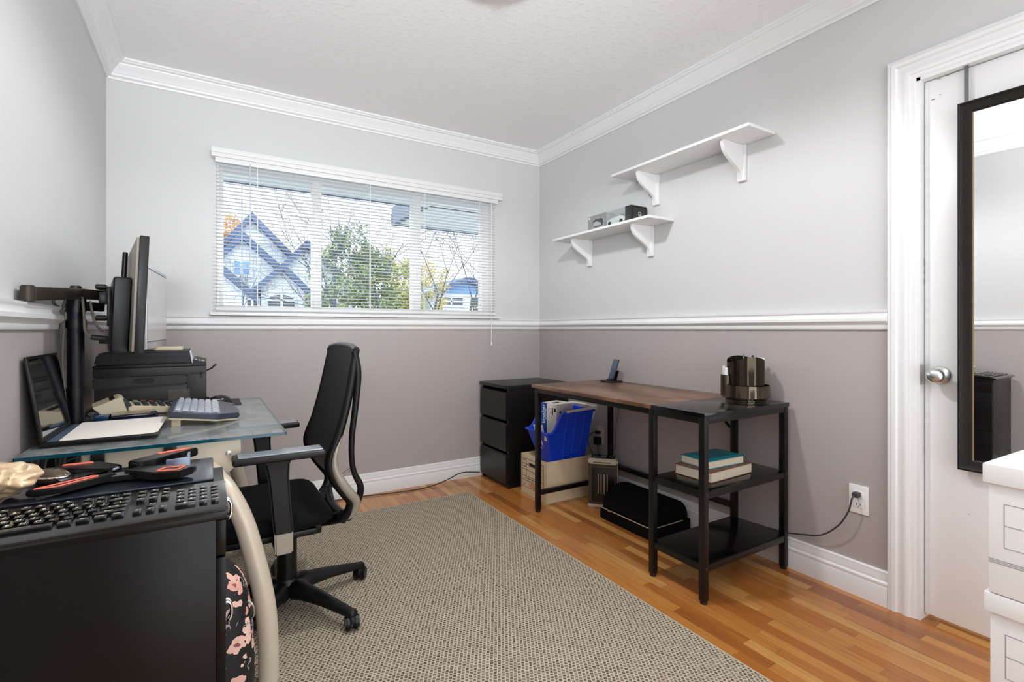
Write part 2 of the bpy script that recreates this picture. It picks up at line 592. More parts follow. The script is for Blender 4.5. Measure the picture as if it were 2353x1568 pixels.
struct('ground', MB().box(-40, 60, YB + .3, 80, -1.0, -.6), mat('unseen_ground_grey', '80858a', .9, var=.3, scale=2), 0)  # unseen ground, neutral grey so no green light bounces onto the soffit
M_SOFF = mat('pale_green_soffit', 'dde7e6', .7, var=.05, scale=4)
M_FASC = mat('slate_blue_fascia', '51647e', .6, var=.2, scale=8)
m = MB().box(-2.5, 5, YB + .14, 4.30, 2.20, 2.22)
m.box(1.72, 5, 4.25, 5.12, 2.20, 2.22)
for i in range(22):
    x0 = -2.4 + i * .34
    m.box(x0, x0 + .008, YB + .14, 4.28 if x0 < 1.7 else 5.1, 2.196, 2.2005)
t = thing('roof_eave', 'pale soffit and slate blue gutter of this house above the window', 'roof eave', (0.5, 3.6, 2.2))
m.build('soffit', M_SOFF, t, 0)
MB().box(-2.5, 1.72, 4.28, 4.33, 2.19, 2.31).box(1.66, 1.72, 4.33, 5.18, 2.19, 2.37).box(1.66, 5, 5.13, 5.19, 2.185, 2.30).build('gutter', M_FASC, t)
MB().prism([(4.33, 2.28), (3.4, 2.9), (3.4, 2.95), (4.36, 2.32)], 'x', -2.5, 1.7).box(1.7, 5, 3.5, 5.16, 2.37, 2.42).build('shingles', mat('blue_grey_shingle', '5e718b', .8, var=.3, scale=10), t, 0)
M_SID = NG('white_shingle_siding')
p = M_SID.pos()
br = M_SID.node('ShaderNodeTexBrick')
M_SID.link(M_SID.mapping(p, (1, 1, 1), (PI / 2, 0, 0)), br.inputs['Vector'])
br.inputs['Scale'].default_value = 1
br.inputs['Brick Width'].default_value = .55
br.inputs['Row Height'].default_value = .28
br.inputs['Mortar Size'].default_value = .018
br.inputs['Color1'].default_value = lin('eef4fc')
br.inputs['Color2'].default_value = lin('e4edf8')
br.inputs['Mortar'].default_value = lin('bccbe0')
M_SID.col(br.outputs['Color'])
M_SID.rough(.7)
M_SIDE = M_SID.m
M_ROOF = mat('dark_blue_roof_edge', '4a5f85', .7, var=.25, scale=3)
M_DKWIN = mat('dark_window_glass', '3e4c5c', .15, var=.3, scale=2)
M_OUTW = mat('white_outdoor_trim', 'e9eef4', .5)
def gable(t, apex, left, right, y, deep=5, band=.34):
    ax, az = at(*apex, y); lx, lz = at(*left, y); rx, rz = at(*right, y)
    MB().prism([(lx + .25, -.6), (rx - .25, -.6), (rx - .25, rz), (ax, az - .15), (lx + .25, lz)], 'y', y, y + deep).build('wall', M_SIDE, t, 0)
    MB().prism([(ax, az), (lx, lz), (lx, lz - band), (ax, az - band)], 'y', y - .35, y + deep).prism([(ax, az), (rx, rz), (rx, rz - band), (ax, az - band)], 'y', y - .35, y + deep).build('roof', M_ROOF, t, 0)
t = thing('gabled_house', 'white shingled house with many steep blue gables beyond the left panes', 'house', (*at(640, 757, 24)[:1], 24, -.6))
gable(t, (578, 490), (490, 575), (676, 590), 25.5)
gable(t, (556, 533), (480, 605), (655, 622), 24.0)
gable(t, (703, 553), (622, 632), (830, 672), 23.0)
gable(t, (648, 606), (583, 660), (716, 672), 21.3, 2.5, .28)
gable(t, (470, 575), (400, 640), (592, 680), 21.0, 3, .32)
def houserect(px0, py0, px1, py1, y, name, mm, frame=True):
    x0, z1 = at(px0, py0, y); x1, z0 = at(px1, py1, y)
    f = MB().box(x0 - .1, x1 + .1, y - .06, y + .02, z0 - .1, z1 + .1).build(name, M_OUTW, t, 0)
    MB().box(x0, x1, y - .09, y - .03, z0, z1).build('pane', mm, f, 0)
    MB().box((x0 + x1) / 2 - .04, (x0 + x1) / 2 + .04, y - .12, y - .08, z0, z1).box(x0, x1, y - .12, y - .08, (z0 + z1) / 2 - .03, (z0 + z1) / 2 + .03).build('glazing_bar', M_OUTW, f, 0)
houserect(537, 600, 573, 632, 23.95, 'window', mat('blue_window_glass', '6f9fe0', .1, var=.3, scale=1))
houserect(568, 690, 590, 725, 20.95, 'window', M_DKWIN)
houserect(740, 688, 772, 740, 22.95, 'window', mat('teal_window_glass', '55747f', .15))
x0, z1 = at(616, 690, 21.2); x1, z0 = at(676, 760, 21.2)
cxx = (x0 + x1) / 2; ww = (x1 - x0) / 2
arch = [(x0, z0), (x1, z0), (x1, z1)] + [(cxx + ww * math.cos(a * PI / 12), z1 + .22 * math.sin(a * PI / 12)) for a in range(1, 12)] + [(x0, z1)]
f = MB().prism([(cxx + (q[0] - cxx) * 1.12, z0 + (q[1] - z0) * 1.06) for q in arch], 'y', 21.22, 21.32).build('arched_window', M_OUTW, t, 0)
MB().prism(arch, 'y', 21.15, 21.22).build('pane', M_DKWIN, f, 0)
MB().box(cxx - .04, cxx + .04, 21.1, 21.15, z0, z1 + .22).box(x0, x1, 21.1, 21.15, z1 - .03, z1 + .05).build('glazing_bar', M_OUTW, f, 0)

t = thing('blue_house', 'low house with bright blue gable beyond the right hand pane', 'house', (*at(1060, 757, 26)[:1], 26, -.6))
ax, az = at(1070, 637, 26); lx, lz = at(955, 680, 26); rx, rz = at(1190, 690, 26); mz = at(1070, 675, 26)[1]
MB().prism([(lx + .3, mz), (rx - .3, mz), (rx - .3, mz + .2), (ax, az - .2), (lx + .3, mz + .2)], 'y', 26, 30).build('gable_siding', mat('bright_blue_siding', '6fa0e0', .6, var=.12, scale=5), t, 0)
MB().box(lx + .3, rx - .3, 26.02, 30, -.6, mz).build('wall', mat('pale_lavender_siding', 'c8d0e8', .7), t, 0)
MB().prism([(ax, az), (lx, lz), (lx, lz - .3), (ax, az - .3)], 'y', 25.5, 30).prism([(ax, az), (rx, rz), (rx, rz - .3), (ax, az - .3)], 'y', 25.5, 30).build('roof', M_ROOF, t, 0)
houserect(1008, 683, 1062, 702, 26.0, 'window', M_DKWIN)
houserect(1085, 684, 1112, 730, 26.0, 'window', M_DKWIN)
t = thing('garden_shed', 'small sage green shed at the foot of the leafy trees', 'shed', (*at(930, 757, 22)[:1], 22, -.6))
x0, z1 = at(912, 690, 22); x1, _ = at(990, 690, 22)
MB().box(x0, x1, 22, 24, -.6, z1).build('wall', mat('sage_siding', '93a39a', .8), t, 0)
MB().prism([(x0 - .3, z1), (x1, z1 + .5), (x1, z1 + .62), (x0 - .3, z1 + .12)], 'y', 21.8, 24).build('roof', mat('grey_metal_roof', 'aab8c4', .6), t, 0)

def branches(m, p, d, L, r, depth, rnd, spread=.55, up=.08):
    q = p + d * L
    m.cyl(p, q, r, r * .68, seg=5)
    if depth == 0:
        return
    for k in range(rnd.choice((2, 3, 3))):
        nd = (d + V((rnd.gauss(0, spread), rnd.gauss(0, spread), rnd.gauss(up, spread * .8)))).normalized()
        s0 = p + d * L * rnd.uniform(.55, 1)
        branches(m, s0, nd, L * rnd.uniform(.62, .86), r * .6, depth - 1, rnd, spread, up)
M_BARK = mat('dark_wet_bark', '3c4656', .9, var=.2, scale=10)
M_BARK2 = mat('brown_grey_bark', '575650', .9, var=.2, scale=10)
def bare_tree(px, y, height, seed, label, depth=6, r=.13, lean=(0, 0), group='leafless trees outside', bark=None):
    rnd = random.Random(seed)
    x, _ = at(px, 757, y)
    m = MB()
    base = V((x, y, -.6))
    top = V((x + lean[0] * height, y + lean[1], -.6 + height * .34))
    m.cyl(base, top, r * 1.3, r)
    for k in range(4):
        d = V((rnd.gauss(lean[0], .5), rnd.gauss(0, .4), 1)).normalized()
        branches(m, top - V((0, 0, .3 * k)), d, height * .2, r * .6, depth - 1, rnd)
    t = thing('bare_tree', label, 'tree', base, group=None)
    m.build('branches', bark or M_BARK, t, 0)
bare_tree(770, 12.5, 6.6, 11, 'leafless tree with thin twigs against the white sky at the middle panes', 6, .035)
bare_tree(1060, 15, 8.0, 5, 'leafless tree spreading over the blue house at the right pane', 7, .036, (.05, 0), bark=M_BARK2)
bare_tree(965, 17, 8.8, 9, 'leafless tree rising among the yellow leaves left of the blue house', 7, .04, (.08, 0), bark=M_BARK2)
bare_tree(900, 14.5, 8.6, 43, 'tall leafless tree with fine twigs above the leafy trees', 7, .032, (-.06, 0))
bare_tree(655, 13.5, 7.4, 47, 'leafless tree with fine twigs above the gabled house', 6, .022, (.10, 0))
bare_tree(525, 11, 4.0, 21, 'small leafless tree low in front of the gabled house', 5, .025)

def leafy(px, y, zc, rx, rz, n, seed, label, c1, c2, size=.10, trunk=.16):
    rnd = random.Random(seed)
    x, _ = at(px, 757, y)
    base = V((x, y, -.6))
    t = thing('leafy_tree', label, 'tree', base)
    MB().tube([base, (x + .1, y, zc * .5), (x, y, zc)], [trunk, trunk * .8, trunk * .4], 8).build('trunk', M_BARK2, t)
    ng = NG('leaf_' + str(seed))
    ng.col(ng.mix(ng.ramp(ng.noise(ng.pos(), 2.2, 4, .7), [(.35, (0, 0, 0)), (.65, (1, 1, 1))]), c1, c2))
    ng.rough(.7)
    me = bpy.data.meshes.new('foliage')
    vs, fs = [], []
    clumps = []
    while len(clumps) < 90:
        a = V((rnd.uniform(-1, 1), rnd.uniform(-1, 1), rnd.uniform(-1, 1)))
        if a.length < 1 and a.length > .25:
            clumps.append((V((a.x * rx, a.y * rx * .7, a.z * rz)), rnd.uniform(.3, .6) * rx * .5))
    for i in range(n):
        c, cr = rnd.choice(clumps)
        d = V((rnd.gauss(0, 1), rnd.gauss(0, 1), rnd.gauss(0, 1))).normalized() * cr * rnd.random() ** .4
        q = V((x, y, zc)) + c + d - base
        a = V((rnd.gauss(0, 1), rnd.gauss(0, 1), rnd.gauss(0, 1))).normalized()
        b = a.cross(V((rnd.gauss(0, 1), rnd.gauss(0, 1), rnd.gauss(0, 1)))).normalized()
        s = size * rnd.uniform(.6, 1.3)
        k = len(vs)
        vs += [q - a * s, q + b * s * .5, q + a * s, q - b * s * .5]
        fs.append((k, k + 1, k + 2, k + 3))
    me.from_pydata(vs, [], fs)
    me.materials.append(ng.m)
    o = bpy.data.objects.new('foliage', me)
    COL.objects.link(o)
    o.parent = t
leafy(812, 19, 1.9, 1.6, 3.1, 15000, 31, 'dense green leafy tree behind the middle pane', '66805a', 'a0ae80', .07)
leafy(900, 20.5, 1.8, 1.6, 2.9, 14000, 32, 'yellow green leafy tree right of the dense green tree', '97a35c', 'c9c27e', .07)
leafy(985, 23, 2.0, 1.3, 2.9, 5000, 33, 'sparse golden tree behind the second window bar', 'b9ab62', 'd8cd92', .07)
leafy(522, 31, 6.3, 1.2, 1.0, 2500, 34, 'orange autumn treetop above the roofs at far left pane', 'd79a52', 'e8bd86', .09)
m = MB()
for k, (za, zb) in enumerate(((3.9, 3.75), (4.15, 4.0), (3.1, 3.3))):
    m.tube([(-6, 13, za + .3), (2, 13.5, za), (16, 14, zb + .35)], .005, 5, smooth=6)
tag(m.build('street_wire', mat('black_cable_rubber', '2c3038', .6)), 'thin black overhead wires crossing the sky outside', 'wire')
pxp, _ = at(556, 757, 17)
tag(MB().cyl((pxp, 17, -.6), (pxp, 17, 7), .022, .016).build('street_pole', mat('grey_pole', '8e98a6', .6)), 'thin grey pole rising in front of the gabled house', 'pole')

# ================================================================== BLIND
t = thing('venetian_blind', 'white horizontal slat blind hanging over the window', 'blind', (.94, YB - .04, 1.19))
MB().box(.013, 1.88, YB - .066, YB - .001, 2.068, 2.096, .003).box(.014, 1.879, YB - .064, YB - .001, 2.045, 2.068, .003).build('valance', M_WHITE, t)
MB().box(.033, 1.85, YB - .052, YB - .006, 2.018, 2.046, .002).build('headrail', M_WHITE, t)
m = MB()
NS = 40
for i in range(NS):
    z = 1.212 + i * (2.010 - 1.212) / (NS - 1)
    def sl(u, v, z=z):
        return (.036 + u * 1.798, YB - .030 + (v - .5) * .0235, z + .0010 * (1 - (2 * v - 1) ** 2) - (v - .5) * .0030)
    m.grid(sl, 1, 4)
M_SLAT = mat('white_slat_enamel', 'efefef', .4, var=.01)
m.build('slats', M_SLAT, t, 60)
MB().box(.034, 1.836, YB - .043, YB - .017, 1.186, 1.202, .004).build('bottom_rail', M_WHITE, t)
for x in (.245, .90, 1.275, 1.70):
    m = MB().box(x - .0015, x + .0015, YB - .043, YB - .0424, 1.2, 2.03).box(x - .0015, x + .0015, YB - .0175, YB - .017, 1.2, 2.03)
    for k in range(NS):
        z = 1.210 + k * (2.010 - 1.212) / (NS - 1)
        m.box(x - .0006, x + .0006, YB - .043, YB - .017, z - .0022, z - .0016)
    m.build('ladder_cord', mat('white_cord', 'e4e4e4', .7), t, 0)
MB().cyl((.205, YB - .052, 1.45), (.205, YB - .052, 2.03), .0035, seg=8).build('tilt_wand', mat('clear_acrylic', 'c9d2da', .15), t)
m = MB()
m.tube([(1.79, YB - .055, 2.03), (1.79, YB - .056, 1.5), (1.787, YB - .058, .985)], .0013, 6)
m.tube([(1.796, YB - .055, 2.03), (1.794, YB - .056, 1.5), (1.791, YB - .058, .985)], .0013, 6)
pc = m.build('pull_cord', MATS['white_cord'], t)
MB().lathe([(0, 0), (.006, .002), (.0065, .015), (.003, .026), (0, .027)], (1.789, YB - .058, .96), 12).build('tassel', M_WHITE, pc)

# ================================================================== WALL SHELVES
def shelf(y0, y1, z, brs, label):
    t = thing('wall_shelf', label, 'shelf', (XR, (y0 + y1) / 2, z), group='white bracketed wall shelves')
    MB().box(XR - .205, XR - .001, y0, y1, z, z + .016, .004).build('board', M_WHITE, t)
    for yb in brs:
        prof = [(XR - .001, z - .0005), (XR - .168, z - .0005), (XR - .168, z - .012)]
        for k in range(1, 13):
            a = k / 12
            # ogee from the front of the shelf down to the foot of the bracket
            xx = .168 - .145 * (a - .13 * math.sin(2 * PI * a)) * 1.0
            zz = .012 + .143 * (a ** 1.0) + .012 * math.sin(PI * a)
            prof.append((XR - max(xx, .018), z - zz))
        prof += [(XR - .018, z - .17), (XR - .001, z - .17)]
        MB().prism(prof, 'y', yb - .009, yb + .009, .0015).box(XR - .019, XR - .001, yb - .022, yb + .022, z - .178, z - .0008, .002).build('bracket', M_WHITE, t)
shelf(1.343, 2.232, 1.990, (1.508, 2.060), 'longer white wall shelf, the higher and empty one')
shelf(1.935, 2.825, 1.694, (2.103, 2.660), 'lower white wall shelf carrying the grey toy car box')

# toy car box
t = thing('toy_car_box', 'grey and black display box with a pale toy car behind its window', 'box', (2.185, 2.32, 1.711))
bx0, bx1, by0, by1, bz0, bz1 = 2.118, 2.246, 2.126, 2.516, 1.711, 1.812
M_CARD = mat('grey_printed_card', '868686', .35)
M_CARDK = mat('black_printed_card', '232323', .35)
MB().box(bx0 + .001, bx1, by0 + .05, by1, bz0, bz0 + .004).box(bx1 - .003, bx1, by0 + .05, by1, bz0, bz1).box(bx0 + .001, bx1, by0 + .225, by1, bz1 - .003, bz1).box(bx0 + .09, bx0 + .093, by0 + .05, by0 + .225, bz0, bz1).box(bx0, bx0 + .004, by0 + .15 + .07, by1, bz0, bz1).box(bx0, bx0 + .004, by0 + .05, by0 + .225, bz0, bz0 + .012).build('carton', M_CARD, t, 0)
MB().box(bx0 + .083, bx0 + .086, by0 + .052, by0 + .223, bz0 + .004, bz1 - .002).box(bx0 + .004, bx0 + .086, by0 + .221, by0 + .224, bz0 + .004, bz1 - .002).build('backing_card', mat('light_grey_card', 'bdbdbd', .5), t, 0)
MB().box(bx0, bx1, by0, by0 + .052, bz0, bz1 + .001, .003).build('end_block', M_CARDK, t)
MB().box(bx0 + .001, bx0 + .0015, by0 + .052, by0 + .222, bz0 + .012, bz1 - .001).box(bx0 + .001, bx1 - .003, by0 + .052, by0 + .224, bz1 - .0015, bz1 - .001).build('display_window', M_GLASS, t, 0)
M_CARW = mat('pale_silver_paint', 'cfd0d2', .2, coat=.6)
M_BLK = mat('black_plastic', '141414', .4)
def toycar(L, x0, yc, z0, s):
    # side profile along y; nose towards the large y end
    tc = thing('toy_car', 'pale silver toy sports car inside the display box on the lower shelf', 'toy car', (x0 + s / 2, yc, z0))
    body = [(-.50, .10), (-.50, .24), (-.42, .29), (-.20, .33), (.20, .30), (.46, .22), (.50, .14), (.50, .08), (-.38, .06)]
    o = MB().prism([(yc + a * L, z0 + b * L) for a, b in body], 'x', x0, x0 + s).build('body', M_CARW, tc, 20)
    MB().prism([(yc + a * L, z0 + b * L) for a, b in [(-.30, .32), (-.16, .43), (.02, .46), (.14, .42), (.30, .28)]], 'x', x0 + .008, x0 + s - .008).build('cabin', mat('tinted_toy_glass', '9da0a4', .15), tc, 20)
    for a in (-.3, .32):
        MB().cyl((x0 - .001, yc + a * L, z0 + .10 * L), (x0 + .01, yc + a * L, z0 + .10 * L), .095 * L, seg=18).build('wheel', M_BLK, tc)
toycar(.160, bx0 + .004, by0 + .138, bz0 + .005, .062)
# oval printed window
def oval(cy, cz, ry, rz, n=24, p=3.2):
    out = []
    for k in range(n):
        a = 2 * PI * k / n
        c, s_ = math.cos(a), math.sin(a)
        out.append((cy + ry * math.copysign(abs(c) ** (2 / p), c), cz + rz * math.copysign(abs(s_) ** (2 / p), s_)))
    return out
MB().prism(oval(by1 - .098, bz0 + .048, .055, .030), 'x', bx0 - .0006, bx0 + .001).build('oval_rim', mat('light_grey_ink', 'b4b4b4', .4), t, 0)
MB().prism(oval(by1 - .098, bz0 + .048, .052, .027), 'x', bx0 - .0012, bx0 + .001).build('oval_print', mat('dark_grey_ink', '3f3f3f', .4), t, 0)
MB().prism([(by1 - .13 - .0, bz0 + .028), (by1 - .055, bz0 + .030), (by1 - .052, bz0 + .052), (by1 - .085, bz0 + .060), (by1 - .125, bz0 + .044)], 'x', bx0 - .0018, bx0 + .001).build('printed_car', mat('pale_grey_ink', 'a5a5a5', .4), t, 0)
MB().box(bx0 - .0008, bx0 + .001, by1 - .022, by1 - .008, bz1 - .02, bz1 - .006).build('price_sticker', mat('white_sticker', 'e8e8e8', .5), t, 0)
m = MB()
for dz in (0, .0):
    m.box(bx0 + .006, bx1 - .008, by0 - .0008, by0, bz1 - .010, bz1 - .0085).box(bx1 - .012, bx1 - .0105, by0 - .0008, by0, bz0 + .004, bz1 - .0085).box(bx0 + .006, bx0 + .0075, by0 - .0008, by0, bz0 + .004, bz1 - .0085)
m.build('border_line', MATS['light_grey_ink'], t, 0)
sc_ = .017
sh = [(-1, .9), (0, 1.15), (1, .9), (.85, -.2), (.45, -.85), (0, -1.15), (-.45, -.85), (-.85, -.2)]
cxs, czs = (bx0 + bx1) / 2 + .004, bz0 + .046
e = MB().prism([(cxs + a * sc_ * .8, czs + b * sc_) for a, b in sh], 'y', by0 - .0014, by0).build('crest', MATS['light_grey_ink'], t, 0)
MB().prism([(cxs + a * sc_ * .6, czs - .001 + b * sc_ * .72) for a, b in sh], 'y', by0 - .0020, by0).build('crest_field', M_CARDK, e, 0)
MB().prism([(cxs - .004, czs - .009), (cxs + .003, czs - .009), (cxs + .006, czs - .001), (cxs + .002, czs + .008), (cxs - .004, czs + .002)], 'y', by0 - .0026, by0).build('crest_figure', MATS['light_grey_ink'], e, 0)

# ================================================================== RIGHT DESK
M_STEEL = mat('black_powder_coated_steel', '0b0908', .36, 0.2, var=.08, bump=.1, bscale=400)
ng = NG('rustic_brown_board')
p = ng.pos()
a = ng.noise(ng.mapping(p, (7, 3, 1)), 1, 5, .6)
b2 = ng.noise(ng.mapping(p, (60, 8, 1)), 1, 6, .7)
c = ng.ramp(a, [(.3, '46301f'), (.46, '70503a'), (.60, '967057'), (.75, '5c4234')])
ng.col(ng.mix(ng.math('MULTIPLY', b2, .5), c, '33221a'))
ng.rough(.32)
M_RUST = ng.m
M_BLKB = mat('black_laminate', '070709', .16, var=.1)
t = thing('work_desk', 'industrial desk with rustic brown top, black end section and shelves under it', 'desk', (1.95, 1.87, 0))
TX0, TX1, TZ = 1.648, 2.235, .750
MB().box(TX0, TX1, 1.5385, 2.478, TZ - .018, TZ, .0015).build('tabletop', M_RUST, t, label='rustic brown wood-look section of the desk top')
MB().box(TX0, TX1, 1.262, 1.5375, TZ - .018, TZ, .0015).build('tabletop', M_BLKB, t, label='black section of the desk top')
LW = .027
legs = [(1.652, 1.266), (1.652, 1.527), (1.652, 2.420), (2.205, 1.266), (2.205, 1.513), (2.205, 2.400)]
for k, (x, y) in enumerate(legs):
    lg = MB().box(x, x + LW, y, y + LW, .012, TZ - .0185, .0015).build('leg', M_STEEL, t)
    MB().cyl((x + LW / 2, y + LW / 2, 0), (x + LW / 2, y + LW / 2, .013), .014, seg=14).build('foot_cap', M_BLK, lg)
m = MB()
zr0, zr1 = TZ - .043, TZ - .0188
m.box(1.653, 1.676, 1.294, 1.526, zr0, zr1, .001).box(1.653, 1.676, 1.556, 2.419, zr0, zr1, .001)
m.box(2.206, 2.229, 1.294, 2.40, zr0, zr1, .001).box(1.680, 2.204, 1.267, 1.290, zr0, zr1, .001).box(1.680, 2.204, 2.421, 2.444, zr0, zr1, .001).box(1.680, 2.204, 1.53, 1.552, zr0, zr1, .001)
m.build('apron', M_STEEL, t)
MB().box(2.208, 2.229, 1.541, 2.399, .196, .222, .001).build('back_rail', M_STEEL, t)
MB().box(1.680, 2.204, 2.424, 2.446, .098, .124, .001).build('side_rail', M_STEEL, t)
for z0, nm in ((.138, 'shelf'), (.424, 'shelf')):
    sh_ = MB().box(1.664, 2.222, 1.276, 1.543, z0, z0 + .015, .001).build('shelf', M_BLKB, t)
    MB().box(1.655, 1.668, 1.294, 1.526, z0 - .012, z0 + .0145, .001).box(1.680, 2.204, 1.267, 1.277, z0 - .012, z0 + .0145, .001).box(2.215, 2.228, 1.294, 1.512, z0 - .012, z0 + .0145).build('shelf_rail', M_STEEL, sh_)
for (x, y0, y1) in ((2.218, 1.548, 1.66), (2.218, 2.392, 2.29)):
    MB().tube([(x, y0, TZ - .16), (x, y1, TZ - .045)], .007, 8).build('corner_brace', M_STEEL, t)
for z in (.735, .45, .16):
    for x in (1.666, 2.218):
        MB().cyl((x, 1.264, z - .02), (x, 1.2665, z - .02), .005, seg=12).build('screw', mat('dull_screw_head', '55524e', .4, .6), t)

# ---- books
def book(name, label, loc, rz, L, Wd, th, cover, open_side, titlecol=None):
    """L along local x (spine), Wd along local y; spine away from the camera side"""
    t = thing(name, label, 'book', loc, rz, 'books on the middle shelf of the desk', world=False)
    c = 0.0025
    MB().box(-L / 2, L / 2, -Wd / 2, Wd / 2, 0, c, .0008).box(-L / 2, L / 2, -Wd / 2, Wd / 2, th - c, th, .0008).box(-L / 2, L / 2, Wd / 2 - c, Wd / 2, 0, th, .0008).build('cover', cover, t)
    m = MB().box(-L / 2 + .004, L / 2 - .004, -Wd / 2 + .004, Wd / 2 - c, c, th - c)
    m.build('pages', mat('cream_page_edges', 'd9cdb6', .8, var=.15, scale=90), t, 0)
    return t
book('book', 'thick brown hardcover, the lower of two books on the desk shelf', (1.925, 1.425, .440), math.radians(2), .30, .185, .044, mat('brown_cloth_cover', '7a5140', .5), 0)
ng = NG('teal_printed_cover')
o_ = ng.obj()
ng.col(ng.mix(ng.ramp(ng.noise(o_, 30, 3, .6), [(.45, (0, 0, 0)), (.6, (1, 1, 1))]), '1d8296', '2c9aa8'))
ng.rough(.35)
tb = book('book', 'teal hardcover, the upper of two books on the desk shelf', (1.925, 1.432, .4845), math.radians(-3), .235, .150, .034, ng.m, 0)
MB().box(-.07, .07, -.045, .045, .0341, .0345).build('title_panel', mat('dark_teal_ink', '2a7486', .4, var=.25, scale=60), tb, 0)

# ---- organiser
M_CHRB = mat('smoky_mirror_plastic', '5e5648', .07, .85, var=.05)
ox, oy = 2.140, 1.414
t = thing('desk_organizer', 'round smoky mirrored organizer full of small supplies on black desk section', 'organizer', (ox, oy, TZ))
MB().lathe([(0, .001), (.088, .001), (.088, .006), (.075, .008), (.075, .013), (.103, .015), (.106, .018), (.103, .072), (.100, .072), (.098, .022), (0, .022)], (ox, oy, TZ), 48).build('base_tray', M_CHRB, t, 30)
m = MB()
def cup(u, v):
    a = 2 * PI * u
    r = .082 * (1 + .03 * math.cos(4 * a))
    top = .170 + .014 * math.cos(a * 2 - 2.0)
    z = TZ + .020 + v * (top - .0)
    return (ox + r * math.cos(a), oy + r * math.sin(a), z)
m.grid(cup, 48, 1, .003)
m.build('cup_ring', M_CHRB, t, 40)
MB().cyl((ox, oy, TZ + .022), (ox, oy, TZ + .17), .030, .030, 24).build('core', M_CHRB, t)
m = MB()
for a in range(6):
    aa = a * PI / 3
    m.box(.028, .080, -.0015, .0015, TZ + .022, TZ + .155, M=T(ox, oy, 0) @ RZ(aa))
m.build('divider', M_CHRB, t, 0)
MB().lathe([(0, .022), (.024, .022), (.024, .118), (.0215, .118), (.0215, .03), (0, .03)], (ox - .074, oy + .050, TZ), 24).build('side_pocket', M_CHRB, t)
# supplies standing in it
def stick(name, label, dx_, dy_, h, r, m_, lx=0, ly=0, cat='pen'):
    tag(MB().cyl((ox + dx_, oy + dy_, TZ + .03), (ox + dx_ + lx, oy + dy_ + ly, TZ + h), r, seg=10, bev=r * .3).build(name, m_), label, cat, None)
stick('marker_pen', 'green capped pen poking out behind the organizer rim', .03, .03, .212, .004, mat('green_plastic', '5c8a5a', .4))
stick('marker_pen', 'dark capped pen at the back right of the organizer', .048, -.005, .208, .0045, mat('dark_brown_plastic', '3a3430', .4))
stick('lip_tube', 'white tube with rounded cap leaning in left of organizer', -.082, .044, .152, .009, M_WHITE, cat='tube')
stick('glue_bottle', 'white bottle top in the left cup of the organizer', -.066, .058, .158, .008, mat('cream_plastic', 'e8e2d2', .35), -.004, .006, cat='bottle')
stick('ointment_tube', 'white crimped tube lying high at right side of organizer', .044, -.046, .198, .011, M_WHITE, .004, -.008, cat='tube')
stick('dropper_bottle', 'short white dropper bottle beside the crimped tube', .064, -.030, .198, .009, MATS['cream_plastic'], .006, .0, cat='bottle')

# ---- phone on its charging stand
t = thing('charging_stand', 'small black phone charging stand at the back of the desk', 'charging stand', (2.150, 2.335, TZ))
MB().box(2.105, 2.20, 2.285, 2.385, TZ + .0005, TZ + .009, .004).build('base', M_BLK, t)
MB().box(-.004, .004, -.022, .022, 0, .065, .002, M=T(2.176, 2.335, TZ + .009) @ RY(math.radians(18))).build('back_support', M_BLK, t)
MB().box(-.006, .006, -.022, .022, 0, .01, .002, M=T(2.140, 2.335, TZ + .009)).build('lip', M_BLK, t)
t = thing('smartphone', 'upright dark phone leaning on the charging stand', 'phone', (2.15, 2.335, TZ + .02))
Mp = T(2.151, 2.335, TZ + .0185) @ RZ(math.radians(-16)) @ RY(math.radians(18))
MB().box(-.004, .004, -.034, .034, 0, .128, .0035, M=Mp).build('case', M_BLK, t)
MB().box(-.0046, -.0035, -.031, .031, .004, .124, .0003, M=Mp).build('screen', mat('dark_blue_screen', '40506a', .08, var=.1), t)

# ================================================================== DRAWER CHEST IN THE CORNER
M_CHEST = mat('black_brown_veneer', '0e0c0b', .34, var=.18, scale=40, bump=.08, bscale=120)
t = thing('chest_of_drawers', 'tall black-brown three-drawer chest standing in the corner', 'chest of drawers', (1.97, 3.06, 0))
cx0, cx1, cy0, cy1, cz = 1.712, 2.234, 2.882, 3.256, .697
MB().box(cx0 + .018, cx1, cy0, cy0 + .016, 0, cz - .022).box(cx0 + .018, cx1, cy1 - .016, cy1, 0, cz - .022).box(cx1 - .01, cx1, cy0, cy1, .03, cz - .022).box(cx0 + .035, cx0 + .05, cy0, cy1, 0, .06).box(cx0 + .03, cx1, cy0 + .01, cy1 - .01, .05, .065).build('carcass', M_CHEST, t, 0)
MB().box(cx0 - .004, cx1, cy0 - .003, cy1 + .003, cz - .022, cz, .001).build('top', M_CHEST, t)
M_DARK = mat('dark_recess', '0c0b0b', .6)
for k, (z0, z1) in enumerate(((.462, .652), (.252, .440), (.030, .230))):
    d = MB().prism([(cx0, z0), (cx0 + .018, z0), (cx0 + .018, z1 - .0), (cx0 + .010, z1), (cx0, z1 - .010)], 'y', cy0 + .002, cy1 - .002, .0006).build('drawer', M_CHEST, t)
    MB().box(cx0 + .016, cx0 + .30, cy0 + .018, cy1 - .018, z0 + .01, z1 - .04).build('drawer_box', M_DARK, d, 0)

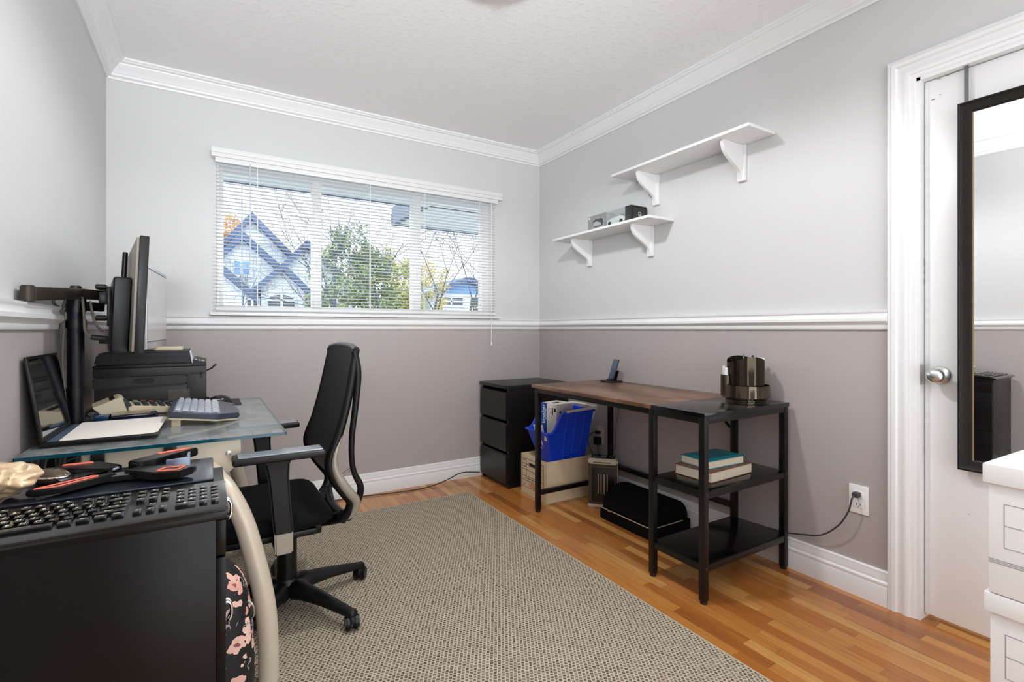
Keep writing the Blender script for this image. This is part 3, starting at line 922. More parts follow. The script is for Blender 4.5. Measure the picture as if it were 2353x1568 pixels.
# ================================================================== FILE BOX, RECYCLING BIN
M_KRAFT = mat('buff_cardboard', 'd6c3a2', .75, var=.04, scale=8)
t = thing('file_box', 'open buff cardboard file storage box under the blue bin', 'box', (1.97, 2.645, 0))
fx0, fx1, fb0, fb1, fz = 1.778, 2.158, 2.505, 2.795, .258
MB().box(fx0, fx0 + .004, fb0, fb1, 0, fz).box(fx1 - .004, fx1, fb0, fb1, 0, fz - .006).box(fx0, fx1, fb0, fb0 + .004, 0, fz).box(fx0, fx1, fb1 - .004, fb1, 0, fz).box(fx0, fx1, fb0, fb1, 0, .004).build('carton', M_KRAFT, t, 0)
MB().box(fx0 + .005, fx1 - .005, fb0 + .005, fb1 - .005, .225, .236).build('folded_flap', M_KRAFT, t, 0)
M_INK = mat('black_print_ink', '1c1a18', .6)
m = MB()
def fl(y0, y1, z0, z1):
    m.box(fx0 - .0008, fx0, min(y0, y1), max(y0, y1), z0, z1)
Y0, Y1 = fb1 - .012, fb0 + .030     # left and right ends as one looks at the label
zt, zb = .232, .048
tl = .0022
for z in (zt, zb, .205 - .008, .160, .118, .090):
    fl(Y0, Y1, z, z + tl)
for y in (Y0, Y1 + .002):
    fl(y - tl, y, zb, zt + tl)
fl(Y0 - .055, Y0 - .055 + tl, .118, zt); fl(Y1 + .060, Y1 + .060 + tl, .118, zt)
fl(Y0 - .125, Y1 + .06, .150, .152)
m.build('printed_lines', M_INK, t, 0)
m = MB().box(fx0 - .0012, fx0, Y1 + .095, Y0 - .085, .192, .213, .0).build('hand_hole', M_DARK, t, 0)
m = MB()
for (yc, z, s, sz) in ((Y0 - .025, .222, 'NAME', .012), (Y0 - .026, .180, 'CONTENTS', .008), (Y1 + .03, .222, 'DATE', .011), (Y1 + .03, .178, 'DEPT', .010), (Y0 - .10, .106, 'RECORD STORAGE BOX', .010), (Y0 - .03, .062, 'LETTER', .008), (Y1 + .05, .108, 'LEGAL', .010)):
    MB().text(s, sz, T(fx0 - .0006, yc, z) @ FACE_NX).build('printed_word', M_INK, t, 0)
MB().text('USDI', .036, T(fx0 - .0008, Y0 - .125, .070) @ FACE_NX, .0004).build('red_word', mat('red_print_ink', 'd0463a', .6), t, 0)

M_BLUE = mat('bright_blue_plastic', '1440d2', .38, var=.05, spec=.5)
t = thing('recycling_bin', 'bright blue plastic recycling bin standing on the file box', 'bin', (1.96, 2.585, .238))
# side loop: bottom rectangle -> sloped rim
def ring(z, k):
    x0_ = 1.832 + (1.765 - 1.832) * k; x1_ = 2.100 + (2.128 - 2.100) * k
    y0_ = 2.530 + (2.474 - 2.530) * k; y1_ = 2.665 + (2.705 - 2.665) * k
    return x0_, x1_, y0_, y1_
def rimz(x):
    if x < 1.79: return .438
    if x > 1.885: return .556
    s_ = (x - 1.79) / .095
    return .438 + .118 * (s_ * s_ * (3 - 2 * s_)) ** .9
b = bmesh.new()
NX = 14
def loop(k, inset=0):
    x0_, x1_, y0_, y1_ = ring(0, k)
    x0_ += inset; x1_ -= inset; y0_ += inset; y1_ -= inset
    pts = []
    for i in range(NX): pts.append((x0_ + (x1_ - x0_) * i / NX, y0_))
    for i in range(6): pts.append((x1_, y0_ + (y1_ - y0_) * i / 6))
    for i in range(NX): pts.append((x1_ - (x1_ - x0_) * i / NX, y1_))
    for i in range(6): pts.append((x0_, y1_ - (y1_ - y0_) * i / 6))
    return pts
layers = []
for inset in (0, .004):
    lay = []
    for k in (0, .33, .66, 1.0):
        pts = loop(k, inset)
        lay.append([b.verts.new((px_, py_, .2385 + (rimz(px_) - .2385) * k + (inset * .8 if k == 0 else 0))) for px_, py_ in pts])
    layers.append(lay)
n_ = len(layers[0][0])
for li, lay in enumerate(layers):
    for j in range(3):
        for i in range(n_):
            q = (lay[j][i], lay[j][(i + 1) % n_], lay[j + 1][(i + 1) % n_], lay[j + 1][i])
            b.faces.new(q if li == 0 else q[::-1])
    b.faces.new(lay[0] if li else lay[0][::-1])
for i in range(n_):
    b.faces.new((layers[0][3][i], layers[0][3][(i + 1) % n_], layers[1][3][(i + 1) % n_], layers[1][3][i]))
bmesh.ops.recalc_face_normals(b, faces=b.faces[:])
mb = MB(); mb._join(b)
bin_body = mb.build('body', M_BLUE, t, 50)
pts = [(px_, py_, rimz(px_)) for px_, py_ in loop(1.0, -.004)]
MB().tube(pts + pts[:1], .0075, 8).build('rim', M_BLUE, bin_body)
for xx in (1.915, 1.985, 2.055):      # ribs follow the tapering side
    m = MB()
    for i in range(6):
        k0, k1 = i / 6 * .93, (i + 1) / 6 * .93
        y0_, y1_ = 2.530 - .056 * k0, 2.530 - .056 * k1
        z0_, z1_ = .2385 + .3175 * k0, .2385 + .3175 * k1
        m.tube([(xx + .004 * k0, y0_ + .005, z0_), (xx + .004 * k1, y1_ + .005, z1_)], .010, 8)
    m.build('rib', M_BLUE, bin_body)
m = MB().tube([(1.905, 2.462, .565), (2.125, 2.460, .575), (2.142, 2.475, .576), (2.146, 2.60, .578), (2.142, 2.70, .576), (2.10, 2.715, .574)], [.008, .008, .008, .010, .008, .008], 10, smooth=4)
m.build('handle', mat('cream_handle_plastic', 'e3dccb', .4), t, label='cream carrying handle')
# recycling mark: three chasing arrows
def fr_pt(yc, zc):
    k = (zc - .2385) / (.438 - .2385)
    return 1.832 + (1.765 - 1.832) * k - .0012
m = MB()
cyr, czr, R0 = 2.592, .362, .036
tilt = math.atan2(.067, .2)
Mf = T(fr_pt(0, czr), cyr, czr) @ RY(-tilt) @ FACE_NX
for k in range(3):
    Mk = Mf @ RZ(k * 2 * PI / 3 + PI / 6)
    # band and arrow head on the triangle's side, in the local xy plane
    m.prism([(-.020, .022), (.010, .022), (.010, .030), (-.026, .030)], 'z', 0, .0006, M=Mk)
    m.prism([(.010, .018), (.010, .034), (.024, .026)], 'z', 0, .0006, M=Mk)
m.build('recycling_mark', mat('white_print_ink', 'e6eaf2', .5), t, 0)
MB().box(fr_pt(0, .41) - .002, fr_pt(0, .41) + .012, 2.500, 2.520, .392, .420).build('bin_sticker', mat('cream_sticker', 'd9cfb4', .5), t, 0)

# printer cartridge box in the bin
t = thing('cartridge_box', 'white carton with blue "brother" band standing in the blue bin', 'box', (1.945, 2.625, .262), math.radians(11), world=False)
MB().box(-.08, .08, -.072, .075, 0, .338, .001).build('carton', mat('white_carton_card', 'e6e0d4', .6), t)
MB().box(-.0812, -.079, .013, .0755, 0, .338).box(-.0812, -.060, .013, .0755, .3375, .3385).build('blue_band', mat('deep_blue_ink', '1c4fa0', .5), t, 0)
m = MB()
Mt = T(-.0818, .040, .272) @ FACE_NX @ RZ(PI / 2)
m.text('brother', .040, Mt, .0006)
m.text('at your side', .014, T(-.0818, .021, .272) @ FACE_NX @ RZ(PI / 2), .0004)
m.build('brand_word', mat('white_word_ink', 'f0f2f6', .5), t, 0)
m = MB()
for i, (yy_, l_) in enumerate(((-.005, .05), (-.022, .04), (-.038, .044))):
    m.box(-.0808, -.079, yy_ - .004, yy_ + .002, .315 - l_, .315)
m.box(-.0808, -.079, -.066, -.050, .29, .315).box(-.052, -.040, -.0730, -.071, .28, .295)
m.box(-.03, .03, -.01, .02, .3375, .3382)
m.build('small_print', M_INK, t, 0)
tag(MB().box(1.842, 1.868, 2.60, 2.675, .262, .47, .001, M=T(1.85, 2.65, .262) @ RY(math.radians(-14)) @ T(-1.85, -2.65, -.262)).build('carton', mat('plain_white_card', 'e2e2e6', .6)), 'plain white carton at the left of the blue bin', 'box')
tag(MB().box(1.875, 1.885, 2.675, 2.695, .246, .54, .001).build('folder', M_BLUE), 'blue folder edge behind the white cartons in the bin', 'folder')

# ================================================================== HEATER
hr = math.radians(-46.8)
t = thing('space_heater', 'small bronze and silver ceramic tower heater on the floor', 'heater', (2.072, 2.316, 0), hr, world=False)
M_BRZ = mat('bronze_plastic', '4a4237', .3, .3, var=.05)
M_SILV = mat('champagne_plastic', 'c9bfae', .28, .2)
prof = [(-.085, -.055), (.085, -.055), (.088, -.03), (.075, .05), (-.075, .05), (-.088, -.03)]
MB().prism(prof, 'z', .018, .262, .006).build('body', M_BRZ, t)
MB().prism([(a * 1.05, b_ * 1.06) for a, b_ in prof], 'z', .0, .020, .005).build('base', M_SILV, t)
MB().prism([(a * 1.04, b_ * 1.05) for a, b_ in prof], 'z', .262, .296, .008).build('top_cap', M_SILV, t)
c_ = MB().box(-.072, .072, -.040, .040, .2955, .299, .001).build('control_panel', mat('gloss_black', '0e0e10', .12), t)
MB().box(-.018, .018, -.012, .010, .299, .2995).build('display', mat('grey_lcd', '8f958c', .2), c_, 0)
m = MB()
for (a, b_) in ((-.055, -.01), (-.040, .005), (.040, .005), (.055, -.010)):
    m.cyl((a, b_, .299), (a, b_, .3005), .0045, seg=10)
m.build('button', mat('silver_button', 'c9c9c9', .3, .4), c_)
MB().box(-.055, .05, -.0592, -.057, .272, .276).build('slot', M_DARK, t, 0)
g = MB().box(-.066, .066, -.0572, -.054, .035, .240, .001).build('grille', mat('dark_grille', '100e0c', .3), t)
m = MB()
for i in range(4):
    m.box(-.027 + i * .018 - .002, -.027 + i * .018 + .002, -.0590, -.0565, .085, .205)
m.build('grille_bar', M_SILV, g, 0)
m = MB().box(.0865, .0885, -.052, .02, .03, .255).build('side_strip', M_SILV, t, 0)

# ================================================================== FOOT REST
M_PLUSH = mat('black_plush_fabric', '0d0c0c', .9, var=.2, scale=60, bump=.3, bscale=300, spec=.1)
t = thing('foot_rest', 'black half-round cushioned foot rest lying under the desk', 'foot rest', (2.075, 1.975, 0))
qx0, qx1, qy0, qy1 = 1.915, 2.222, 1.785, 2.175
MB().box(qx0, qx1, qy0, qy1, .0, .062, .014, 3).build('base_cushion', M_PLUSH, t)
arc = [(qx0 + .012, .066)] + [((qx0 + qx1) / 2 - .138 * math.cos(a * PI / 16), .064 + .118 * math.sin(a * PI / 16) ** .8) for a in range(1, 16)] + [(qx1 - .012, .066)]
MB().prism(arc, 'y', qy0 + .008, qy1 - .008, .006).build('top_cushion', M_PLUSH, t, 60)
z_ = MB().tube([(qx0 + .002, qy1 - .01, .064), (qx0 - .001, 1.98, .0645), (qx0 + .002, qy0 + .01, .064), (qx0 + .02, qy0 - .001, .064), (2.15, qy0 - .001, .064)], .0028, 6, smooth=4).build('zip', mat('tan_zip_tape', 'b09a80', .6), t)
MB().box(qx0 - .006, qx0, 2.075, 2.10, .060, .068, .001).build('zip_pull', M_NICKEL, z_)

# ================================================================== OUTLETS, PLUGS, CORDS
M_PLATE = mat('white_outlet_plastic', 'efefef', .3)
M_ALM = mat('almond_outlet_plastic', 'cfc4b2', .35)
def outlet(y, z, m_, label):
    t = thing('wall_outlet', label, 'outlet', (XR, y, z))
    MB().box(XR - .006, XR - .0002, y - .036, y + .036, z - .058, z + .058, .0025).build('face_plate', m_, t)
    for dz in (.020, -.020):
        s_ = MB().box(XR - .0085, XR - .005, y - .017, y + .017, z + dz - .014, z + dz + .014, .003).build('socket', m_, t)
        MB().box(XR - .0090, XR - .0084, y - .008, y - .006, z + dz - .005, z + dz + .005).box(XR - .0090, XR - .0084, y + .005, y + .007, z + dz - .005, z + dz + .005).cyl((XR - .0090, y, z + dz - .009), (XR - .0084, y, z + dz - .009), .002, seg=8).build('slot', M_DARK, s_, 0)
    MB().cyl((XR - .0070, y, z), (XR - .0058, y, z), .003, seg=10).build('screw', m_, t)
outlet(.992, .388, M_PLATE, 'white wall outlet with a grey plug near the door casing')
outlet(2.555, .366, M_ALM, 'almond wall outlet with a black adapter behind the desk legs')
M_CORD = mat('dark_grey_cord', '3e3b3a', .5)
M_CORDK = mat('black_cord', '1b1a1a', .5)
t = thing('electric_cable', 'grey cord drooping from the white outlet to the desk shelf', 'cord', (2.22, 1.1, .3))
MB().box(XR - .040, XR - .0092, .980, 1.004, .400, .420, .005).build('plug', M_CORD, t)
MB().tube([(XR - .036, .994, .410), (XR - .045, 1.000, .392), (XR - .045, 1.012, .34), (XR - .045, 1.05, .27), (XR - .035, 1.12, .205), (XR - .026, 1.20, .176), (XR - .026, 1.28, .158), (XR - .026, 1.36, .150), (XR - .026, 1.46, .142), (XR - .026, 1.56, .10)], .0033, 8, smooth=6).build('cord', M_CORD, t)
t = thing('power_adapter', 'black power adapter plugged into the almond outlet', 'adapter', (2.22, 2.555, .34))
MB().box(XR - .044, XR - .0092, 2.535, 2.579, .305, .356, .005).build('body', M_BLK, t)
MB().tube([(XR - .03, 2.556, .306), (XR - .032, 2.548, .27), (XR - .028, 2.53, .21), (XR - .03, 2.50, .12), (XR - .032, 2.47, .012)], .0022, 7, smooth=5).build('cord', M_CORDK, t)
t = thing('heater_plug', 'black plug and cord in the upper almond socket', 'plug', (2.22, 2.57, .386))
MB().box(XR - .036, XR - .0092, 2.545, 2.573, .376, .396, .005).build('plug', M_BLK, t)
MB().tube([(XR - .034, 2.572, .386), (XR - .04, 2.60, .375), (XR - .04, 2.64, .33), (XR - .035, 2.62, .26), (XR - .03, 2.57, .20), (XR - .03, 2.52, .10), (XR - .04, 2.46, .02)], .0026, 7, smooth=5).build('cord', M_CORDK, t)
tag(MB().tube([(2.205, 2.334, TZ + .003), (2.230, 2.334, TZ + .003), (2.242, 2.333, TZ - .004), (2.245, 2.34, .68), (2.245, 2.36, .6), (2.245, 2.375, .52), (2.245, 2.39, .45), (2.245, 2.395, .30)], .0018, 6, smooth=5).build('charger_cable', M_CORD), 'thin charger cable hanging from desk edge beside the back leg', 'cable')
tag(MB().tube([(.60, 3.245, .006), (.85, 3.225, .006), (1.05, 3.19, .006), (1.25, 3.18, .006), (1.42, 3.215, .02), (1.55, 3.235, .05), (1.70, 3.262 - .02, .03)], .0035, 7, smooth=6).build('floor_cord', M_CORDK), 'black cord running along the baseboard towards the corner chest', 'cord')

# ================================================================== RUG
ng = NG('woven_wicker_rug')
p = ng.pos()
pr_ = ng.mapping(p, (1, 1, 1), (0, 0, math.radians(-60)))
dist = ng.node('ShaderNodeVectorMath', operation='ADD')
nn = ng.node('ShaderNodeTexNoise'); nn.inputs['Scale'].default_value = 60
ng.link(p, nn.inputs['Vector'])
scv = ng.node('ShaderNodeVectorMath', operation='SCALE'); scv.inputs['Scale'].default_value = .009
ng.link(nn.outputs['Color'], scv.inputs[0]); ng.link(pr_, dist.inputs[0]); ng.link(scv.outputs[0], dist.inputs[1])
br = ng.node('ShaderNodeTexBrick')
ng.link(dist.outputs[0], br.inputs['Vector'])
br.inputs['Scale'].default_value = 1
br.inputs['Brick Width'].default_value = .0125
br.inputs['Row Height'].default_value = .0125
br.inputs['Mortar Size'].default_value = .0021
br.inputs['Mortar Smooth'].default_value = .25
br.inputs['Color1'].default_value = lin('5b4d3e')
br.inputs['Color2'].default_value = lin('8d8070')
br.inputs['Mortar'].default_value = lin('c6baa6')
v2 = ng.noise(p, 320, 3)
ng.col(ng.mix(ng.ramp(v2, [(.42, (0, 0, 0)), (.66, (.4, .4, .4))]), br.outputs['Color'], '8a7f6f'))
ng.rough(.95)
ng.b.inputs['Specular IOR Level'].default_value = .1
ng.bump(br.outputs['Fac'], .7, .003)
t = thing('area_rug', 'large beige and brown woven rug on the wooden floor', 'rug', (.6, 1.6, 0))
MB().box(-.425, 1.458, .50, 2.942, .0005, .009).build('weave', ng.m, t, 0)
e0, e1 = .001, .0095
M_BIND = mat('cream_rug_binding', 'b3a990', .9)
MB().box(1.457, 1.464, .50, 2.948, e0, e1, .002).box(-.427, 1.464, 2.941, 2.948, e0, e1, .002).box(-.427, -.420, .50, 2.948, e0, e1, .002).box(-.427, 1.464, .493, .501, e0, e1, .002).build('binding', M_BIND, t)

# ================================================================== MIRROR ON THE DOOR
mr = math.radians
t = thing('door_mirror', 'tall black framed mirror hanging on the white door', 'mirror', (2.250, .674, .59), world=False)
Mm = RZ(mr(1.2)) @ RY(mr(-.0))
MW, MH = .34, 1.278
ng = NG('mirror_glass')
ng.b.inputs['Metallic'].default_value = 1
ng.b.inputs['Base Color'].default_value = (.93, .94, .94, 1)
ng.rough(.004)
m = MB()
fw = .037
fr = [(0, .010), (0, -.012), (.006, -.016), (.014, -.010), (.030, -.006), (.037, -.002), (.037, .010)]
b = bmesh.new()
rows = []
for (d, o_) in fr:
    rows.append([b.verts.new((o_, -d, d)), b.verts.new((o_, -MW + d, d)), b.verts.new((o_, -MW + d, MH - d)), b.verts.new((o_, -d, MH - d))])
for i in range(len(rows)):
    j = (i + 1) % len(rows)
    for k in range(4):
        b.faces.new((rows[i][k], rows[j][k], rows[j][(k + 1) % 4], rows[i][(k + 1) % 4]))
bmesh.ops.recalc_face_normals(b, faces=b.faces[:])
m._join(b, Mm)
MBF = m.build('frame', mat('black_wood_frame', '120d0a', .5, var=.3, scale=80, spec=.3), t, 25)
MB().box(.002, .005, -MW + .036, -.036, .036, MH - .036, M=Mm).build('mirror_glass', ng.m, t, 0)
MB().box(.0035, .0055, -.040, -.0365, .037, MH - .037, M=T(-.004, 0, 0) @ Mm).build('inner_bead', mat('dull_gold_bead', 'a58a66', .4, .3), t, 0)
MB().box(.016, .0185, -.022, -.010, MH - .02, 2.013 - .59, M=T(0, 0, 0)).box(.016, .04, -.022, -.010, 2.0105 - .59, 2.0125 - .59).build('over_door_hook', mat('grey_metal_strap', '6a6a6a', .4, .5), t, 0)

# ================================================================== WHITE STORAGE BOXES
M_WCARD = mat('white_box_card', 'e9e9e9', .6, var=.012)
M_LINE = mat('thin_grey_print', '8f8f8f', .6)
wrot = math.radians(-2)
first = None
for k, lab in ((2, 'white lidded file box at the right edge, top of the stack'), (1, 'white lidded file box right under the top one'), (0, 'white lidded file box at the bottom of the stack')):
    z0 = .268 * k
    L_, W_, HH = .40, .32, .266
    loc = (1.366 + .004 * k - (.0 if k == 2 else -.012), .374, z0 + .0005)
    if first is None:
        t = thing('storage_box', lab, 'box', loc, wrot, 'stacked white storage boxes', world=False)
        i_ = .008
        MB().box(i_, L_ - i_, -W_ + i_, -i_, 0, HH - .002, .002).build('carton', M_WCARD, t)
        MB().box(0, L_, -W_, 0, HH - .040, HH, .0035).box(.03, L_ - .03, -W_ + .04, -.04, HH - .001, HH + .0012, .0005).build('lid', M_WCARD, t)
        m = MB()
        x_ = i_ - .0007
        def ln(y0, y1, za, zb):
            m.box(x_, x_ + .001, min(y0, y1), max(y0, y1), za, zb)
        for z in (.187, .143, .098):
            ln(-.032, -.25, z, z + .001)
        ln(-.0315, -.0325, .098, .188); ln(-.2495, -.2505, .098, .188)
        for z in (.070, .0665, .063):
            ln(-i_, -W_ + i_, z, z + .0011)
        m.build('printed_lines', M_LINE, t, 0)
        first = t
    else:
        dup(first, loc, wrot, lab)

# ================================================================== GLASS DESK ON THE LEFT
GZ = .740
ng = NG('greenish_desk_glass')
tr = ng.node('ShaderNodeBsdfTransparent'); tr.inputs[0].default_value = (0.80, 0.88, 0.87, 1)
gl = ng.node('ShaderNodeBsdfGlossy'); gl.inputs['Roughness'].default_value = 0.03
pn = ng.node('ShaderNodeTexNoise'); pn.inputs['Scale'].default_value = 14; pn.inputs['Detail'].default_value = 1
ng.link(ng.pos(), pn.inputs['Vector'])
df = ng.node('ShaderNodeBsdfDiffuse'); df.inputs[0].default_value = lin('cfd2d4')
lw = ng.node('ShaderNodeFresnel'); lw.inputs[0].default_value = 1.5
ms = ng.node('ShaderNodeMixShader'); geo = ng.node('ShaderNodeNewGeometry'); front = ng.math('SUBTRACT', 1.0, geo.outputs['Backfacing']); ng.link(ng.math('MULTIPLY', lw.outputs[0], front), ms.inputs[0]); ng.link(tr.outputs[0], ms.inputs[1]); ng.link(gl.outputs[0], ms.inputs[2])
window_sheen = ng.math('MULTIPLY', ng.math('MAXIMUM', ng.math('SUBTRACT', pn.outputs['Fac'], .1), 0), .5)  # pale diffuse blended in to imitate window light reflected by the glass
ms2 = ng.node('ShaderNodeMixShader'); ng.link(window_sheen, ms2.inputs[0]); ng.link(ms.outputs[0], ms2.inputs[1]); ng.link(df.outputs[0], ms2.inputs[2])
ng.link(ms2.outputs[0], ng.n['Material Output'].inputs[0])
M_DGLASS = ng.m
M_TEAL = mat('teal_glass_edge', '0e4a5c', .1, var=.25, scale=15)
M_BEIGE = mat('beige_metallic_paint', 'cfc3b0', .38, .15, var=.03, bump=.05)
gx0, gx1, gy0, gy1 = -.438, .222, 1.797, 2.790
t = thing('glass_desk', 'glass topped computer desk with thick curved beige metal legs', 'desk', (-.1, 2.3, 0))
MB().box(gx0 + .002, gx1 - .002, gy0 + .002, gy1 - .002, GZ - .010, GZ).build('glass_top', M_DGLASS, t, 0)
MB().box(gx0, gx1, gy0, gy0 + .002, GZ - .010, GZ - .0004).box(gx1 - .002, gx1, gy0, gy1, GZ - .010, GZ - .0004).box(gx0, gx0 + .002, gy0, gy1, GZ - .010, GZ - .0004).box(gx0, gx1, gy1 - .002, gy1, GZ - .010, GZ - .0004).build('glass_edge', M_TEAL, t, 0, label='dark teal polished edge of the glass')
def plate(yc):
    pr = [(-.306, GZ - .011), (.089, GZ - .011), (.090, .690)]
    for k in range(1, 8):
        a = k / 8 * PI / 2
        pr.append((.090 - .085 * (1 - math.cos(a)), .690 - .085 * math.sin(a)))
    pr += [(-.02, .602), (-.12, .655), (-.306, .690)]
    return MB().prism(pr, 'y', yc - .012, yc + .012, .004)
def leg_pts(y, s):
    return [(.0, y, .650), (.046, y - .075 * s, .600), (.091, y - .095 * s, .500), (.125, y - .105 * s, .364), (.148, y - .112 * s, .240), (.156, y - .115 * s, .120), (.157, y - .115 * s, .0095)]
for yc, s in ((1.838, 1.2), (2.70, -.2)):
    pl = plate(yc).build('end_bracket', M_BEIGE, t)
    MB().lathe([(0, 0), (.007, 0), (.008, .003), (0, .004)], (.055, yc - .0125, .685), 14, RX(PI / 2)).build('bolt', M_NICKEL, pl)
    MB().tube(leg_pts(yc - .02, s), [.024, .027, .028, .029, .029, .029, .029], 20, smooth=6).build('leg', M_BEIGE, t, 60)
    MB().tube([(-.27, yc, .70), (-.36, yc + .02, .35), (-.385, yc + .02, .0095)], [.020, .024, .024], 14, smooth=6).build('leg', M_BEIGE, t, 60)
for x_, z_ in ((-.20, .66), (.02, .66)):
    MB().cyl((x_, 1.85, z_), (x_, 2.69, z_), .020, seg=18).build('crossbar', M_BEIGE, t)
MB().tube([(.02, 2.0, .65), (-.22, 2.35, .35), (-.30, 2.6, .30)], .022, 14, smooth=4).build('diagonal_brace', M_BEIGE, t)
for x_ in (-.268, -.098):
    MB().box(x_ - .016, x_ + .016, 1.812, 1.824, .700, .727, .003).build('clip', M_BLK, t)
# cables below the glass
m = MB()
rnd = random.Random(8)
t = thing('cable_bundle', 'tangle of black cables and a power strip under the glass desk', 'cables', (-.37, 1.92, .5))
MB().box(-.415, -.335, 1.90, 2.12, .640, .685, .006).build('power_strip', M_BLK, t)
for k in range(9):
    x0 = -.425 + .013 * k
    yq = 1.835 + rnd.uniform(0, .05)
    MB().tube([(x0, yq + .03, .728), (x0 + rnd.uniform(-.01, .012), yq, .66), (x0 + rnd.uniform(-.012, .015), yq + .02, .58), (x0 + rnd.uniform(-.01, .02), yq + .01, .45), (x0, yq + .05, .25)], rnd.choice((.003, .0045, .006)), 7, smooth=4).build('cable', M_CORDK, t)
MB().tube([(-.30, 1.84, .715), (-.335, 1.83, .712), (-.345, 1.83, .68), (-.325, 1.83, .63), (-.30, 1.86, .60)], .0028, 7, smooth=6).build('cable', M_CORDK, t)

# ---- laptop on the desk
t = thing('laptop', 'open thin laptop facing the wall side chair, white sheet over its keys', 'laptop', (-.26, 2.07, GZ))
t['label'] = 'open black laptop with mirror-like screen at the near end of the glass desk'
la, lb, lc, ld = -.408, -.132, 1.893, 2.238
MB().box(la, lb, lc, ld, GZ + .006, GZ + .016, .003).box(la + .02, lb - .02, lc + .02, ld - .02, GZ + .001, GZ + .008, .001).build('base', mat('dark_slate_metal', '14161c', .3, .3), t)
# screen leans back over the wall side
lean = math.radians(8)
Ms = T(la + .004, lc, GZ + .016) @ RY(-lean)
MB().box(-.004, .004, .003, ld - lc - .003, 0, .248, .003, M=Ms).build('lid', M_BLK, t)
M_SCR = mat('black_glossy_screen', '0b0c0e', .03, var=.02, spec=.9, coat=1)
MB().box(.0042, .0046, .012, ld - lc - .012, .014, .240, M=Ms).build('screen', M_SCR, t, 0)
MB().cyl((la + .004, lc + .03, GZ + .016), (la + .004, ld - .03, GZ + .016), .005, seg=10).build('hinge', M_BLK, t)
MB().box(la + .012, la + .036, lc + .02, ld - .02, GZ + .0155, GZ + .0168, .0004).build('key_strip', mat('blue_grey_keys', '55647c', .4, var=.3, scale=120), t)
MB().box(la + .003, la + .006, 2.05, 2.08, GZ + .246, GZ + .250, M=T(-.034, 0, .011)).build('camera_tab', M_BLK, t, 0)
m = MB().prism([(la + .040, lc + .008), (lb - .02, lc + .006), (lb - .004, lc + .022), (lb + .004, ld - .03), (lb - .01, ld - .008), (la + .038, ld - .01)], 'z', GZ + .0172, GZ + .0192, .0008)
tag(m.build('paper_pad', mat('off_white_paper', 'f6efe6', .7, var=.03)), 'off-white pad lying over the open laptop keyboard', 'pad')

# ---- monitor arm
t = thing('monitor_stand', 'black steel monitor stand with a thick pole and folding arms', 'monitor arm', (-.398, 2.285, GZ))
px_, py_ = -.398, 2.290
MB().cyl((px_, py_, GZ + .001), (px_, py_, 1.180), .0240, seg=28).build('pole', mat('dark_textured_steel', '0f0f18', .38, .3, bump=.2, bscale=500), t)
MB().box(px_ - .045, px_ + .045, py_ - .04, py_ + .05, GZ + .0005, GZ + .010, .002).build('base_plate', M_STEEL, t)
MB().cyl((px_, py_, .845), (px_, py_, .875), .0275, seg=28).build('collar', M_STEEL, t)
MB().cyl((px_, py_, 1.085), (px_, py_, 1.115), .030, seg=28).box(px_ - .055, px_ - .025, py_ - .02, py_ + .0, 1.083, 1.113, .002).build('cable_clamp', M_STEEL, t)
M_ARM = mat('bronze_black_steel', '3a332b', .4, .3, var=.1)
def bar(a, b_, r, h, name='arm', mm=None):
    a, b_ = V(a), V(b_)
    d = b_ - a
    rz = math.atan2(d.y, d.x)
    pitch = math.atan2(d.z, math.hypot(d.x, d.y))
    return MB().box(0, d.length, -r, r, -h, h, .005, M=T(*a) @ RZ(rz) @ RY(-pitch)).build(name, mm or M_ARM, t)
e1 = (-.424, 1.862, 1.178)
b1 = bar(e1, (px_ + .0, py_ + .01, 1.206), .018, .0195)
b1b = bar((px_, py_ + .01, 1.206), (-.345, 2.47, 1.210), .018, .018)
for q, zz in ((e1, .0185), ((px_, py_, 1.206), .022), ((-.345, 2.47, 1.21), .020)):
    MB().cyl((q[0], q[1], q[2] - zz - .004), (q[0], q[1], q[2] + zz + .005), .0165, seg=22, bev=.003).build('joint', M_ARM, t)
bar((-.345, 2.47, 1.195), (-.328, 2.34, 1.195), .014, .020, 'arm', M_STEEL)
bar((px_, py_, 1.163), (-.330, 2.34, 1.160), .014, .016, 'arm', M_STEEL)
MB().cyl((px_, py_, 1.140), (px_, py_, 1.190), .029, seg=24).build('joint', M_STEEL, t)
Mv = T(-.311, 2.33, 1.180) @ RZ(math.radians(8.7))
MB().box(-.006, .004, -.05, .05, -.09, .055, .002, M=Mv).build('mounting_plate', M_STEEL, t)
m = MB()
for zz in (.065, -.075):
    MB().cyl(Mv @ V((-.040, -.035, zz * .8)), Mv @ V((-.006, -.035, zz * .8)), .010, seg=12, bev=.003).build('knob', M_STEEL, t)
# monitor cables
M_GREYC = mat('grey_cable_sleeve', '6c675f', .5)
t = thing('monitor_cable', 'grey video cables hanging from the monitor arm beside the pole', 'cable', (px_ - .03, py_, .9))
for pts in ([(-.385, 2.30, 1.192), (-.376, 2.27, 1.182), (-.366, 2.235, 1.12), (-.362, 2.222, 1.078), (-.355, 2.22, 1.060), (-.345, 2.225, 1.052)],
            [(-.420, 2.12, 1.176), (-.434, 2.18, 1.166), (-.425, 2.235, 1.14), (-.430, 2.262, 1.08), (-.432, 2.262, .98), (-.434, 2.25, .88), (-.428, 2.258, .76)],
            [(-.402, 2.17, 1.186), (-.412, 2.20, 1.165), (-.42, 2.23, 1.15), (-.424, 2.258, 1.09), (-.427, 2.256, .96), (-.421, 2.256, .84), (-.431, 2.25, .76)],
            [(-.362, 2.31, 1.178), (-.352, 2.27, 1.155), (-.338, 2.25, 1.10), (-.318, 2.26, 1.07)]):
    MB().tube(pts, .0042, 8, smooth=6).build('cable', M_GREYC, t)
